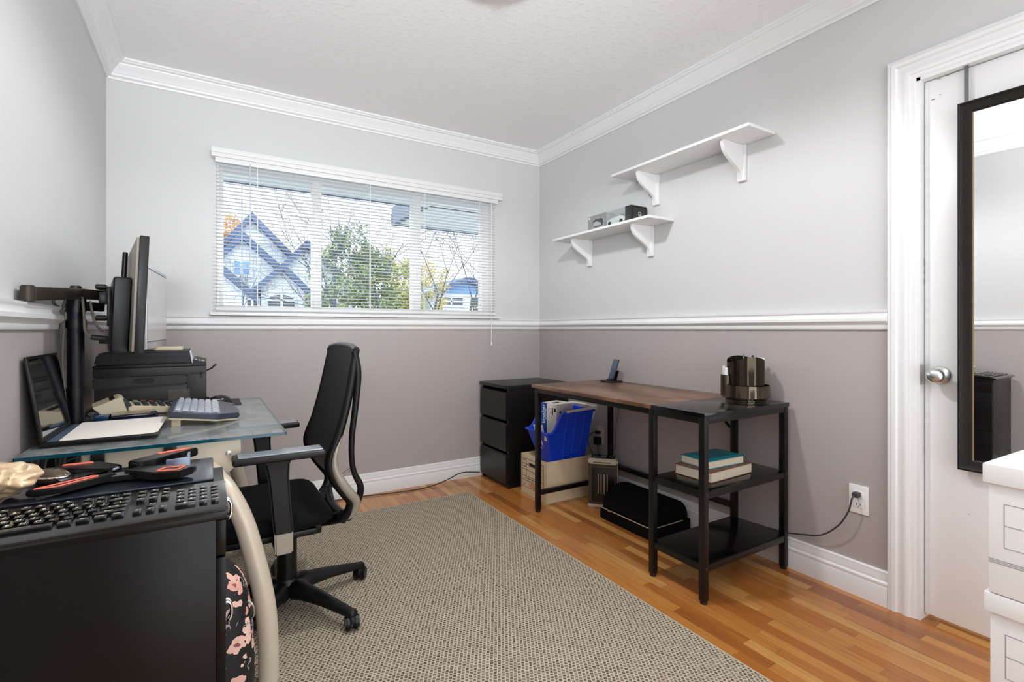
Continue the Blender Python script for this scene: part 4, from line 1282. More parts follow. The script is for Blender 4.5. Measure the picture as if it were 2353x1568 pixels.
MB().cyl((-.347, 2.224, 1.053), (-.300, 2.24, 1.046), .0095, seg=12, bev=.003).build('plug', M_BLK, t)

# ---- black monitor, seen from its edge
t = thing('monitor', 'black desktop monitor seen edge-on, mounted on the arm', 'monitor', (-.232, 2.33, .998))
ang = math.radians(8.7)
Mm1 = T(-.1855, 2.035, .998) @ RZ(ang) @ RY(math.radians(2.3))
M_MBLK = mat('satin_black_plastic', '0c0b0e', .35, spec=.35)
M_MBACK = mat('warm_grey_back', '8d8478', .4, var=.05)
MB().box(-.022, .004, 0, .60, 0, .392, .004, M=Mm1).build('bezel', M_MBLK, t)
MB().box(.0038, .0046, .014, .586, .020, .380, M=Mm1).build('screen', M_SCR, t, 0)
MB().box(-.030, -.0215, .004, .596, .006, .386, .004, M=Mm1).build('back_panel', M_MBACK, t)
MB().box(-.082, -.029, .14, .46, -.004, .262, .012, 3, M=Mm1).build('rear_housing', M_MBLK, t)
# webcam / dark rod standing behind it
tag(MB().cyl((-.279, 2.42, 1.275), (-.274, 2.42, 1.378), .0085, seg=12, bev=.002).box(-.300, -.270, 2.408, 2.432, 1.262, 1.278).build('antenna', M_MBLK), 'short dark rod antenna sticking up behind the edge-on monitor', 'antenna')

# ---- silver monitor
t = thing('monitor', 'silver framed monitor with pale grey screen behind the black one', 'monitor', (-.19, 2.75, .996))
Mm2 = T(-.211, 2.475, .998) @ RZ(math.radians(-4.3))
SW, SH = .475, .345
M_SILVP = mat('silver_plastic', 'b9bbbf', .3, .4)
MB().box(-.020, 0, 0, SW, 0, SH, .003, M=Mm2).build('frame', M_SILVP, t)
MB().box(-.0004, .0006, .012, SW - .012, .030, SH - .012, M=Mm2).build('bezel_line', M_BLK, t, 0)
ng = NG('matte_lcd_off')
ng.b.inputs['Base Color'].default_value = lin('c6c5c3')
ng.rough(.22)
ng.b.inputs['Specular IOR Level'].default_value = .8
MB().box(.0006, .0010, .012, SW - .017, .033, SH - .017, M=Mm2).build('screen', ng.m, t, 0)
MB().lathe([(.0045, 0), (.006, 0), (.006, .0008), (.0045, .0008)], (0, 0, 0), 20, Mm2 @ T(.0002, SW * .38, .016) @ RY(PI / 2)).text('hp', .008, Mm2 @ T(.0006, SW * .38, .016) @ RZ(PI / 2) @ RX(PI / 2)).build('round_badge', mat('white_badge', 'f2f2f2', .3), t, 0)
MB().box(-.06, -.020, .24, .42, .08, .24, .01, M=Mm2).build('rear_housing', M_SILVP, t)

# ---- printer
M_PRN = mat('black_printer_plastic', '0a0a0e', .42, bump=.25, bscale=700, var=.05)
M_PRG = mat('dark_grey_printer_plastic', '2b2927', .45, bump=.2, bscale=700, var=.05)
PX0, PX1, PY0, PY1 = -.402, -.008, 2.612, 2.975
t = thing('printer', 'black and dark grey laser printer at the far end of glass desk', 'printer', (-.2, 2.79, GZ))
MB().box(PX0 + .004, PX1 - .012, PY0 + .003, PY1, GZ + .001, .842, .006).box(PX1 - .075, PX1, PY0 + .001, PY1, GZ + .001, .900, .006).build('lower_body', M_PRG, t)
MB().box(PX0, PX1 - .003, PY0 - .001, PY1, .880, .917, .005).build('middle_body', M_PRG, t)
MB().prism([(PX0, .832), (PX1 - .072, .840), (PX1 - .072, .880), (PX0, .880)], 'y', PY0 - .010, PY0 + .05, .006).build('side_door', M_PRG, t)
MB().prism(oval(PX0 + .170, .862, .036, .011), 'y', PY0 - .0108, PY0).build('grip_recess', M_DARK, t, 0)
MB().box(PX0, PX1 - .052, PY0 - .002, PY1, .917, .930, .004).build('scanner_base', M_PRN, t)
MB().prism([(PX0 + .002, .931), (PX1 - .053, .931), (PX1 - .063, .985), (PX0 + .030, .985), (PX0 + .012, .975)], 'y', PY0 + .002, PY1 - .01, .006).build('scanner_lid', M_PRN, t)
m = MB().box(PX0 + .058, PX1 - .075, PY0 + .0005, PY0 + .0030, .9335, .9345).box(PX0 + .058, PX1 - .075, PY0 + .0005, PY0 + .003, .960, .961).box(PX0 + .057, PX0 + .058, PY0 + .0005, PY0 + .003, .933, .983)
m.build('lid_seam', M_DARK, t, 0)
MB().prism([(PX1 - .063, .984), (PX1 - .058, .991), (PX1 - .047, .930), (PX1 - .054, .930)], 'y', PY0 + .002, PY1 - .01).build('lid_end', M_SILVP, t, 0)
cp = MB().prism([(PX1 - .052, .918), (PX1, .918), (PX1, .930), (PX1 - .006, .9355), (PX1 - .052, .946)], 'y', PY0 + .0, PY1 - .01, .002).build('control_panel', M_PRN, t)
m = MB()
for i in range(3):
    for j in range(3):
        m.box(-.004, .004, -.004, .004, 0, .003, .001, M=T(PX1 - .040 + i * .013, PY0 + .02 + j * .016, .9425 - i * .0030) @ RY(math.radians(13)))
m.build('keypad', M_SILVP, cp)
m = MB()
for k in range(12):
    m.box(PX1 - .140, PX1 - .062, PY0 + .0005, PY0 + .0035, .768 + k * .0042, .7698 + k * .0042)
m.build('vent_slots', mat('mid_grey_plastic', '6e6a64', .5), t, 0)
MB().box(PX1 - .024, PX1 - .016, PY0 - .001, PY0 + .001, .866, .888).build('side_latch', M_DARK, t, 0)
MB().box(-.30, -.10, 2.70, 2.82, .986, 1.000, .002).build('paper_stack', mat('cream_paper_stack', 'dccfb4', .8), t)
tag(MB().box(-.345, -.300, 2.56, 2.66, .990, 1.030, .003, M=T(-.32, 2.62, .99) @ RZ(0) @ T(.32, -2.62, -.99)).prism([(-.375, 1.022), (-.372, 1.045), (-.270, 1.066), (-.262, 1.056), (-.262, 1.028), (-.335, 1.020)], 'y', 2.56, 2.64, .002).build('stapler', M_STEEL), 'black stapler-like desk gadget standing on the left of the printer', 'stapler')
tag(MB().tube([(PX1 - .002, 2.76, .885), (PX1 + .02, 2.76, .895), (PX1 + .035, 2.76, .910), (PX1 + .042, 2.76, .912)], [.003, .004, .004, .003], 8, smooth=4).build('cable', M_CORDK), 'black cord tip sticking out right of the printer', 'cord')

# ---- calculator
t = thing('calculator', 'cream printing calculator with black keys in front of the printer', 'calculator', (-.23, 2.50, GZ), math.radians(10), world=False)
M_CRM = mat('cream_calculator_plastic', 'dccfb2', .45)
MB().prism([(-.045, .012), (.125, .002), (.148, .006), (.150, .020), (-.040, .044), (-.050, .035)], 'y', -.085, .075, .003).build('body', M_CRM, t)
MB().prism([(-.155, .045), (-.125, .012), (-.05, .015), (-.035, .035), (-.058, .072), (-.075, .078)], 'y', -.080, .070, .002).build('printer_housing', M_CRM, t)
MB().prism([(-.050, .018), (-.032, .036), (-.056, .072), (-.066, .074)], 'y', -.0815, .0715, .0015).build('display', mat('dark_smoked_display', '23202a', .2), t)
MB().box(-.02, .02, -.06, .05, 0, .0015, M=T(-.105, 0, .0635) @ RY(math.radians(-33))).build('paper_slot', M_DARK, t, 0)
cols = [M_BLK, mat('sage_key', '8aa08c', .5), mat('red_brown_key', 'b0695a', .5), mat('grey_key', '77777c', .4)]
pk = {}
for i in range(6):
    for j in range(6):
        if (i, j) in ((5, 5),): continue
        mm = M_BLK if i > 0 else cols[1]
        if j == 5: mm = cols[(1, 2, 2, 3, 3, 3)[i]]
        if i == 0 and j < 3: mm = M_BLK
        if mm.name not in pk:
            o = MB().box(-.0085, .0085, -.0075, .0075, 0, .0085, .002).build('key', mm, t)
            pk[mm.name] = o
        else:
            o = pk[mm.name].copy(); COL.objects.link(o); o.parent = t
        o.location = (-.018 + i * .0265, -.064 + j * .0245, .0395 - i * .00335)
        o.rotation_euler = (0, .125, 0)

# ---- small drive with cables
t = thing('external_drive', 'glossy navy device with a gold-beige top beside the monitor pole', 'drive', (-.24, 2.37, GZ), math.radians(8), world=False)
MB().box(-.07, .07, -.055, .055, .001, .024, .007, 3).build('body', mat('navy_gloss_plastic', '14182c', .12, coat=.5), t)
MB().box(-.045, .045, -.045, .045, .0235, .0255, .001).build('top_plate', mat('gold_beige_plate', 'a8977a', .3, .3), t)
tag(MB().box(-.36, -.315, 2.35, 2.46, GZ + .001, GZ + .020, .004).build('phone_case', mat('deep_blue_plastic', '123a66', .2)), 'small flat blue case lying by the monitor pole base', 'case')
tag(MB().box(-.345, -.30, 2.47, 2.53, GZ + .001, GZ + .034, .003, M=T(-.32, 2.5, 0) @ RZ(.5) @ T(.32, -2.5, 0)).build('card_reader', M_BLK), 'small black gadget behind the blue case on glass', 'gadget')
t = thing('usb_cable', 'black coiled cable lying between the calculator and the pole', 'cable', (-.3, 2.45, GZ))
MB().tube([(-.370, 2.36, .745), (-.385, 2.44, .748), (-.41, 2.50, .750), (-.405, 2.56, .75), (-.385, 2.585, .747), (-.36, 2.590, .745)], .003, 7, smooth=8).build('cable', M_CORDK, t)
MB().tube([(-.395, 2.42, .745), (-.400, 2.52, .757), (-.37, 2.575, .762), (-.33, 2.60, .745)], .003, 7, smooth=8).build('cable', M_CORDK, t)

# ---- white-keyed ergonomic keyboard (user sits on the +x side)
t = thing('ergonomic_keyboard', 'black contoured keyboard with shiny pale keys on the glass desk', 'keyboard', (-.015, 2.285, GZ), world=False)
M_KBB = mat('blue_grey_keyboard_plastic', '3c4350', .3, var=.05)
tilt = math.radians(7.5)
Mk = T(0, 0, .0285) @ RY(tilt)
t.location.y = 2.255
t.scale = (1, .88, 1)
outl = [(-.100, -.215), (.045, -.215), (.115, -.150), (.118, -.02), (.100, .10), (.110, .17), (.06, .215), (-.090, .215), (-.108, .19), (-.108, -.19)]
MB().prism(outl, 'z', -.006, .014, .004, M=Mk).build('body', M_KBB, t)
MB().prism([(a * .985, b_ * .985) for a, b_ in outl], 'z', -.0125, -.0055, .002, M=Mk).build('underside', M_CRM, t)
MB().prism([(-.092, -.200), (.036, -.200), (.050, -.185), (.050, .20), (-.092, .20)], 'z', .0135, .0155, .0008, M=Mk).build('key_bed', mat('pale_bed', 'aeb6c4', .3), t)
MB().box(-.095, -.068, -.19, -.17, 0, .032, .002).build('foot', M_CRM, t)
MB().box(-.095, -.068, .17, .19, 0, .032, .002).build('foot', M_CRM, t)
kp = None
M_KEYW = mat('pale_gloss_key', 'd3d8e4', .16, var=.05, coat=.3)
for i in range(6):
    for j in range(16):
        if kp is None:
            kp = MB().prism([(-.0103, 0), (.0103, 0), (.0088, .0050), (-.0088, .0050)], 'y', -.0103, .0103, .0020).build('key', M_KEYW, t, 60)
            o = kp
        else:
            o = kp.copy(); COL.objects.link(o); o.parent = t
        yk = -.188 + j * .0248
        wave = .0025 * math.sin(j / 15 * 2 * PI + i * .25)
        q = Mk @ V((-.080 + i * .0228, yk, .0155 + wave * .4 + .003 * abs(i - 3) / 3))
        o.location = q
        o.scale = (1 if i else .75, 1.12, 1)
        o.rotation_euler = (0, tilt + (i - 2.5) * -.035, 0)

# ---- mouse and pad
tag(MB().prism([(-.02, 2.545), (.122, 2.545), (.128, 2.552), (.128, 2.755), (.122, 2.762), (-.02, 2.762)], 'z', GZ + .0005, GZ + .004, .0005).build('mouse_pad', mat('charcoal_cloth', '3a3a42', .9, bump=.2, bscale=500)), 'dark grey mouse pad at the far corner of glass desk', 'mouse pad')
t = thing('computer_mouse', 'black curved mouse with two silver side buttons on the pad', 'mouse', (.030, 2.60, GZ + .004), math.radians(2), world=False)
def mouse_surf(u, v):
    a = PI * v
    x = -.062 + .124 * u
    wdt = .036 * (math.sin(PI * min(max(u, .001), .999)) ** .38)
    hgt = .044 * (math.sin(PI * min(max(u * .92 + .02, .001), .999)) ** .7) * (.55 + .6 * u)
    return (x, -wdt * math.cos(a), .0005 + hgt * math.sin(a) ** .75)
MB().grid(mouse_surf, 24, 16).build('shell', mat('gloss_black_plastic', '18171b', .18), t, 60)
for dx_ in (-.014, .006):
    MB().box(dx_ - .007, dx_ + .007, -.0372, -.030, .0215 + dx_ * .12, .0245 + dx_ * .12, .001).build('side_button', mat('silver_chip', 'e2e2e2', .2, .4), t)
MB().cyl((-.035, -.004, .026), (-.035, .004, .026), .010, seg=16).build('scroll_wheel', M_STEEL, t)

# ================================================================== OFFICE CHAIR
CXC, CYC = .256, 2.067
t = thing('office_chair', 'black mesh-back office chair on casters pulled up to the glass desk', 'chair', (CXC, CYC, 0))
M_CHP = mat('black_chair_plastic', '080809', .40, spec=.35, bump=.15, bscale=400)
M_SEATF = mat('black_seat_fabric', '09090b', .85, var=.2, scale=80, bump=.35, bscale=700, spec=.2)
M_MESH = mat('black_back_mesh', '191b20', .38, var=.15, scale=300, bump=.5, bscale=900)
M_GSIL = mat('warm_grey_frame_paint', 'a89f93', .35, .3)
# seat
def seat_top(u, v):
    x = -.115 + .50 * u
    w_ = .243 * (1 - .10 * (2 * u - 1) ** 4) * (1 - .12 * max(0, u - .8) / .2 * .6)
    y = CYC + (2 * v - 1) * w_
    e = max(abs(2 * v - 1) ** 6, (abs(2 * u - 1)) ** 8)
    return x, y, e
b = bmesh.new()
nu, nv = 22, 22
top, bot = [], []
for i in range(nu + 1):
    r1, r2 = [], []
    for j in range(nv + 1):
        x, y, e = seat_top(i / nu, j / nv)
        u = i / nu
        zt_ = .468 - .050 * e ** .9 - .012 * math.sin(PI * j / nv) * math.sin(PI * u) - (.02 * max(0, .25 - u) / .25)
        zb_ = .368 + .030 * e
        k = .965 + .035 * (1 - e)
        r1.append(b.verts.new((x, y, zt_)))
        r2.append(b.verts.new((CXC - .01 + (x - CXC + .01) * (1 - .02 * e), CYC + (y - CYC) * (1 - .02 * e), zb_)))
    top.append(r1); bot.append(r2)
for i in range(nu):
    for j in range(nv):
        b.faces.new((top[i][j], top[i + 1][j], top[i + 1][j + 1], top[i][j + 1]))
        b.faces.new((bot[i][j], bot[i][j + 1], bot[i + 1][j + 1], bot[i + 1][j]))
def skirt(A, B):
    for k in range(len(A) - 1):
        b.faces.new((A[k], A[k + 1], B[k + 1], B[k]))
skirt(top[0], bot[0]); skirt(top[-1], bot[-1]); skirt([r[0] for r in top], [r[0] for r in bot]); skirt([r[-1] for r in top], [r[-1] for r in bot])
bmesh.ops.recalc_face_normals(b, faces=b.faces[:])
mb = MB(); mb._join(b)
mb.build('seat', M_SEATF, t, 75)
MB().box(-.07, .33, CYC - .20, CYC + .20, .352, .376, .008).build('seat_pan', M_CHP, t)
# under-seat mechanism
MB().box(.13, .37, CYC - .08, CYC + .08, .305, .355, .012).box(.30, .42, CYC - .05, CYC + .05, .32, .35, .01).build('tilt_mechanism', M_CHP, t)
MB().tube([(.20, CYC - .06, .325), (.20, CYC - .19, .322), (.205, CYC - .225, .320)], .006, 8).build('lever', M_CHP, t)
MB().cyl((CXC, CYC, .136), (CXC, CYC, .285), .036, .0345, 30, .002).cyl((CXC, CYC, .28), (CXC, CYC, .31), .018, seg=20).build('gas_lift', M_CHP, t)
# star base
hub = MB().lathe([(0, .075), (.045, .075), (.055, .085), (.050, .125), (.042, .140), (0, .140)], (CXC, CYC, 0), 30).build('hub', M_CHP, t)
for k in range(5):
    a = math.radians(17.3 + 72 * k)
    Ma = T(CXC, CYC, 0) @ RZ(a)
    b = bmesh.new()
    secs = [(.035, .034, .082, .128), (.09, .030, .080, .124), (.16, .025, .078, .112), (.23, .021, .070, .098), (.285, .018, .062, .086), (.312, .018, .060, .080), (.328, .012, .062, .076)]
    rings = []
    for (r, hw, z0, z1) in secs:
        rings.append([b.verts.new((r, -hw, z0)), b.verts.new((r, hw, z0)), b.verts.new((r, hw * 1.02, (z0 + z1) / 2)), b.verts.new((r, hw * .55, z1)), b.verts.new((r, -hw * .55, z1)), b.verts.new((r, -hw * 1.02, (z0 + z1) / 2))])
    for i in range(len(rings) - 1):
        for j in range(6):
            b.faces.new((rings[i][j], rings[i][(j + 1) % 6], rings[i + 1][(j + 1) % 6], rings[i + 1][j]))
    b.faces.new(rings[0]); b.faces.new(rings[-1][::-1])
    bmesh.ops.recalc_face_normals(b, faces=b.faces[:])
    bmesh.ops.subdivide_edges(b, edges=b.edges[:], cuts=1, use_grid_fill=True, smooth=.6)
    mb = MB(); mb._join(b, Ma)
    mb.build('leg', M_CHP, t, 60)
    sw = math.radians((40, 15, 100, 200, 320)[k])
    Mc = Ma @ T(.313, 0, 0) @ RZ(sw)
    z0 = .0095
    c = MB().cyl(Mc @ V((0, -.024, .0265 + z0)), Mc @ V((0, -.004, .0265 + z0)), .0265, seg=26, bev=.005).cyl(Mc @ V((0, .004, .0265 + z0)), Mc @ V((0, .024, .0265 + z0)), .0265, seg=26, bev=.005).build('caster', M_CHP, t, 50)
    MB().cyl(Mc @ V((0, 0, .025 + z0)), Mc @ V((0, 0, .075)), .008, seg=12).tube([Mc @ V((.022, 0, .030 + z0)), Mc @ V((.018, 0, .048 + z0)), Mc @ V((0, 0, .056 + z0)), Mc @ V((-.018, 0, .048 + z0)), Mc @ V((-.022, 0, .030 + z0))], .010, 8, smooth=3, flat=.35).build('caster_hood', M_CHP, c)
# back: side rails in the x-z plane
railp = [(.462, 1.003), (.452, .95), (.440, .88), (.420, .79), (.395, .70), (.368, .63), (.366, .59), (.385, .54), (.418, .49), (.446, .450), (.440, .410), (.415, .378)]
for s in (-1, 1):
    def yw(z):   # the back narrows towards the top and the bottom
        return CYC + s * (.215 + .018 * math.sin(PI * min(max((z - .45) / .55, 0), 1)) - .03 * max(0, (.5 - z) / .12))
    MB().tube([(x, yw(z), z) for x, z in railp], [.012, .014, .015, .015, .015, .016, .017, .017, .017, .018, .018, .016], 12, smooth=5, flat=1.0).build('back_rail', M_CHP, t, 60)
    MB().tube([(x + (.012 if z > .5 else .010), yw(z) + s * .008, z) for x, z in [(.392, .700), (.372, .64), (.370, .59), (.390, .54), (.424, .49), (.452, .450), (.444, .405), (.425, .385)]], [.003, .010, .013, .0165, .017, .017, .014, .006], 12, smooth=5).build('side_trim', M_GSIL, t, 60, label='warm grey trim on the chair back frame')
    MB().tube([(.455, yw(.98), 1.000), (.466, yw(.9), .92), (.455, yw(.8), .80), (.443, yw(.7), .70), (.442, yw(.62), .62), (.452, yw(.56), .56), (.476, yw(.5), .505), (.474, yw(.45), .455), (.448, yw(.40), .392)], [.012, .013, .012, .011, .010, .010, .012, .013, .012], 12, smooth=5).build('back_strut', M_CHP, t, 60)
def yw2(z, s): return CYC + s * (.215 + .018 * math.sin(PI * min(max((z - .45) / .55, 0), 1)) - .03 * max(0, (.5 - z) / .12))
import bisect
zs = [p_[1] for p_ in railp][::-1]; xs_ = [p_[0] for p_ in railp][::-1]
def xr(z):
    k = min(max(bisect.bisect(zs, z) - 1, 0), len(zs) - 2)
    f_ = (z - zs[k]) / (zs[k + 1] - zs[k])
    return xs_[k] + (xs_[k + 1] - xs_[k]) * f_
def backs(u, v):
    z = .50 + .508 * v
    y0_, y1_ = yw2(z, -1), yw2(z, 1)
    bow = -.000 - .016 * (1 - (2 * u - 1) ** 2) * (.3 + .7 * math.sin(PI * v))
    bow = .012 * (1 - (2 * u - 1) ** 2)
    return (xr(z) - .012 + bow, y0_ + (y1_ - y0_) * u, z)
MB().grid(backs, 20, 30, .006).build('back_mesh', M_MESH, t, 70)
MB().tube([(.462, yw2(1.0, -1), 1.003), (.470, CYC - .12, 1.013), (.473, CYC, 1.015), (.470, CYC + .12, 1.013), (.462, yw2(1.0, 1), 1.003)], .013, 12, smooth=5).build('top_rail', M_CHP, t, 60)
MB().tube([(.440, yw2(.40, -1), .392), (.430, CYC - .10, .375), (.425, CYC, .37), (.430, CYC + .10, .375), (.440, yw2(.40, 1), .392)], .019, 12, smooth=5).build('bottom_rail', M_CHP, t, 60)
MB().tube([(.36, CYC - .04, .34), (.40, CYC - .10, .36), (.425, CYC - .16, .385)], .022, 12, smooth=4).tube([(.36, CYC + .04, .34), (.40, CYC + .10, .36), (.425, CYC + .16, .385)], .022, 12, smooth=4).build('back_bracket', M_CHP, t, 60)
MB().tube([(.392, CYC - .21, .53), (.425, CYC - .21, .56), (.45, CYC - .215, .575)], .006, 8).build('back_link', M_GSIL, t)
# arm rests
mat('arm_pad_sheen_paint', '7c818c', .40, var=.03, spec=1.0, coat=.9).node_tree.nodes['Principled BSDF'].inputs['Coat Roughness'].default_value = .3  # window sheen put into the colour as pale grey; the pads are black
for s in (-1, 1):
    ya = CYC + s * .285
    pad = [(.062, .664), (.085, .687), (.325, .687), (.342, .674), (.325, .655), (.085, .650)]
    hw = .042
    MB().box(.062, .338, ya - hw, ya + hw, .655, .678, .010, 3).build('arm_pad', M_CHP, t)
    MB().box(.078, .328, ya - hw + .008, ya + hw - .008, .6765, .682, .0035, 3).build('arm_pad_sheen', mat('arm_pad_sheen_paint', '4a4e57', .40, var=.03, spec=1.0, coat=.9), bpy.data.objects[t.children[-1].name] if False else t)  # thin slab carrying the painted sheen on top of the pad
    b = bmesh.new()
    rings = []
    for (z, xa, xb, w_) in ((.657, .135, .235, .020), (.640, .155, .228, .018), (.60, .163, .226, .018), (.50, .172, .232, .018), (.415, .180, .240, .018)):
        rings.append([b.verts.new((xa, ya - w_, z)), b.verts.new((xb, ya - w_, z)), b.verts.new((xb, ya + w_, z)), b.verts.new((xa, ya + w_, z))])
    for i in range(4):
        for j in range(4):
            b.faces.new((rings[i][j], rings[i][(j + 1) % 4], rings[i + 1][(j + 1) % 4], rings[i + 1][j]))
    b.faces.new(rings[0]); b.faces.new(rings[-1][::-1])
    bmesh.ops.recalc_face_normals(b, faces=b.faces[:])
    es = [e for e in b.edges if abs(e.verts[0].co.z - e.verts[1].co.z) > .005]
    bmesh.ops.bevel(b, geom=es, offset=.007, segments=3, affect='EDGES')
    mb = MB(); mb._join(b)
    mb.build('arm_post', M_CHP, t, 50)
    MB().prism([(.184, .345), (.238, .345), (.238, .420), (.182, .420)], 'y', ya - .015, ya + .015, .005).build('arm_sleeve', M_GSIL, t)
    MB().box(.186, .236, min(ya, CYC + s * .06), max(ya, CYC + s * .06), .338, .352, .004).build('arm_bracket', M_CHP, t)

# ================================================================== BLACK DRAWER CABINET (near left)
ng = NG('black_speckled_laminate')
p = ng.pos()
ng.col(ng.mix(ng.ramp(ng.noise(p, 900, 2), [(.5, (0, 0, 0)), (.72, (.7, .7, .7))]), '090808', '171516'))
ng.rough(.30)
ng.bump(ng.noise(p, 700, 2), .03, .0005)
ng.b.inputs['Specular IOR Level'].default_value = .25
M_CAB = ng.m
BX0, BX1, BY0, BY1, BZ = -.425, .028, 1.068, 1.412, .742
t = thing('drawer_cabinet', 'black drawer cabinet with chrome handles close at the lower left', 'cabinet', (-.2, 1.24, 0))
MB().box(BX0, BX1 - .016, BY0, BY1, .0095, BZ - .014, .001).build('carcass', M_CAB, t)
MB().box(BX0 - .003, BX1 + .002, BY0 - .003, BY1 + .003, BZ - .0145, BZ, .0015).build('top', M_CAB, t)
for (z0, z1) in ((.660, .725), (.400, .656), (.030, .396)):
    d = MB().box(BX1 - .0155, BX1, BY0 + .002, BY1 - .002, z0, z1, .0012).build('drawer', M_CAB, t)
    zc = {.725: .712, .656: .492, .396: .30}[z1]
    yc_ = BY0 + .172
    MB().tube([(BX1, yc_ - .007, zc), (BX1 + .009, yc_ - .007, zc), (BX1 + .014, yc_ - .007, zc - .010), (BX1 + .0145, yc_ - .007, zc - .028), (BX1 + .009, yc_ - .007, zc - .040), (BX1 + .009, yc_ + .007, zc - .040), (BX1 + .0145, yc_ + .007, zc - .028), (BX1 + .014, yc_ + .007, zc - .010), (BX1 + .009, yc_ + .007, zc), (BX1, yc_ + .007, zc)], .0030, 10, smooth=4).build('handle', mat('polished_chrome', 'e8e8ee', .12, 1.0), d, 60, label='chrome handle')

# ---- big keyboard on the cabinet
KW, KD = .452, .162
t = thing('keyboard', 'black full-size keyboard with glossy keys along the front of the cabinet', 'keyboard', (-.1955, 1.128, BZ), math.radians(.3), world=False)
M_KB = mat('black_keyboard_plastic', '100f0f', .2, coat=.4)
MB().prism([(-KD / 2, .001), (KD / 2, .001), (KD / 2, .021), (KD / 2 - .01, .022), (-KD / 2 + .012, .013), (-KD / 2, .009)], 'x', -KW / 2, KW / 2, .003).build('body', M_KB, t)
Mkk = T(0, 0, .0165) @ RX(math.radians(3.4))
MB().box(-KW / 2 + .008, KW / 2 - .008, -.050, .068, -.003, .0005, M=Mkk).build('key_well', M_DARK, t, 0)
U = .0186
rows_ = [
    [('ESC', 1), ('', -1), ('F1', 1), ('F2', 1), ('F3', 1), ('F4', 1), ('', -.5), ('F5', 1), ('F6', 1), ('F7', 1), ('F8', 1), ('', -.5), ('F9', 1), ('F10', 1), ('F11', 1), ('F12', 1), ('', -.3), ('PR', 1), ('SL', 1), ('PA', 1)],
    [(c_, 1) for c_ in '`1234567890-='] + [('BACK', 2), ('', -.3), ('INS', 1), ('HM', 1), ('UP', 1), ('', -.3), ('NUM', 1), ('/', 1), ('*', 1), ('-', 1)],
    [('TAB', 1.5)] + [(c_, 1) for c_ in 'QWERTYUIOP[]'] + [('\\', 1.5), ('', -.3), ('DEL', 1), ('END', 1), ('DN', 1), ('', -.3), ('7', 1), ('8', 1), ('9', 1), ('+', 1)],
    [('CAPS', 1.75)] + [(c_, 1) for c_ in "ASDFGHJKL;'"] + [('ENTER', 2.25), ('', -3.6), ('4', 1), ('5', 1), ('6', 1), ('', 1)],
    [('SHIFT', 2.25)] + [(c_, 1) for c_ in 'ZXCVBNM,./'] + [('SHIFT', 2.75), ('', -1.3), ('^', 1), ('', -1.3), ('1', 1), ('2', 1), ('3', 1), ('ENT', 1)],
    [('CTRL', 1.25), ('WIN', 1.25), ('ALT', 1.25), (' ', 6.25), ('ALT', 1.25), ('FN', 1.25), ('MENU', 1.25), ('CTRL', 1.25), ('', -.3), ('<', 1), ('v', 1), ('>', 1), ('', -.3), ('0', 2), ('.', 1), ('', 1)],
]
kcache = {}
tcache = {}
total = 22.6
nkey = 0
M_LEG = mat('pale_key_print', 'f4ecd6', .5)
rest = MB()
for r, row in enumerate(rows_):
    x = -total * U / 2 + .005
    yk = .0545 - r * .0190 - (.000 if r == 0 else .002)
    for (s_, w_) in row:
        if w_ < 0:
            x += -w_ * U
            continue
        xc = x + w_ * U / 2
        hw = w_ * U / 2 - .0008
        pr_k = MB
        if nkey < 100:
            if w_ not in kcache:
                o = MB().box(-hw, hw, -.0084, .0084, 0, .001).box(-hw + .0022, hw - .0022, -.0062, .0066, .001, .0068, .0012).build('key', M_KB, t)
                # sloping skirts of the key cap
                bmk = bmesh.new(); bmk.from_mesh(o.data)
                bmk.free()
                kcache[w_] = o
            else:
                o = kcache[w_].copy(); COL.objects.link(o); o.parent = t
            o.location = Mkk @ V((xc, yk, .0))
            o.rotation_euler = (math.radians(3.4), 0, 0)
            nkey += 1
        else:
            rest.box(xc - hw + .0022, xc + hw - .0022, yk - .0062, yk + .0066, 0, .0068, .0012, M=Mkk)
        if s_.strip():
            rest_txt = tcache.setdefault('m', MB())
            rest_txt.text(s_, .0092 if len(s_) == 1 else .0046, Mkk @ T(xc - .001, yk + .001, .0070), .0001)
        x += w_ * U
rest.build('key', M_KB, t, 35, kind='stuff')
tcache['m'].build('key_legend', M_LEG, t, 0, kind='stuff', label='pale printed characters on the keys')

# ---- closed laptop and cooling stand on the cabinet
t = thing('closed_laptop', 'closed dark laptop with a metallic lid lying under the cooling stand', 'laptop', (-.16, 1.34, BZ), 0, world=False)
MB().box(-.165, .170, -.108, .100, .001, .012, .004).build('base', M_BLK, t)
MB().box(-.165, .170, -.108, .100, .0125, .021, .004, 3).build('lid', mat('brushed_steel_blue_lid', '2b2f3a', .14, .5), t)
t = thing('cooling_stand', 'black X-shaped laptop cooler with coral orange outlines on the cabinet', 'cooling stand', (-.155, 1.335, BZ + .0215), math.radians(-2), world=False)
t.scale = (.88, .9, .9)
M_COOL = mat('black_cooler_plastic', '121111', .26, bump=.05)
M_CORAL = mat('coral_rubber_line', 'e8745c', .5)
MB().prism([(-.10, -.045), (.10, -.045), (.125, 0), (.10, .045), (-.10, .045), (-.125, 0)], 'z', .004, .014, .003).build('centre_frame', M_COOL, t)
def arm(pts, z0, z1, strip, name='arm'):
    a_ = MB().prism(pts, 'z', z0, z1, .003).build(name, M_COOL, t)
    m_ = MB()
    for k in range(len(strip)):
        p0, p1 = V((*strip[k], z1 + .0006)), V((*strip[(k + 1) % len(strip)], z1 + .0006))
        m_.tube([p0, p1], .0020, 6)
    m_.build('outline', M_CORAL, a_, label='coral outline')
arm([(-.150, -.098), (-.135, -.105), (-.085, -.100), (-.005, -.030), (-.030, .005), (-.060, -.010)], .006, .020, [(-.135, -.097), (-.100, -.096), (-.040, -.040), (-.052, -.034)])
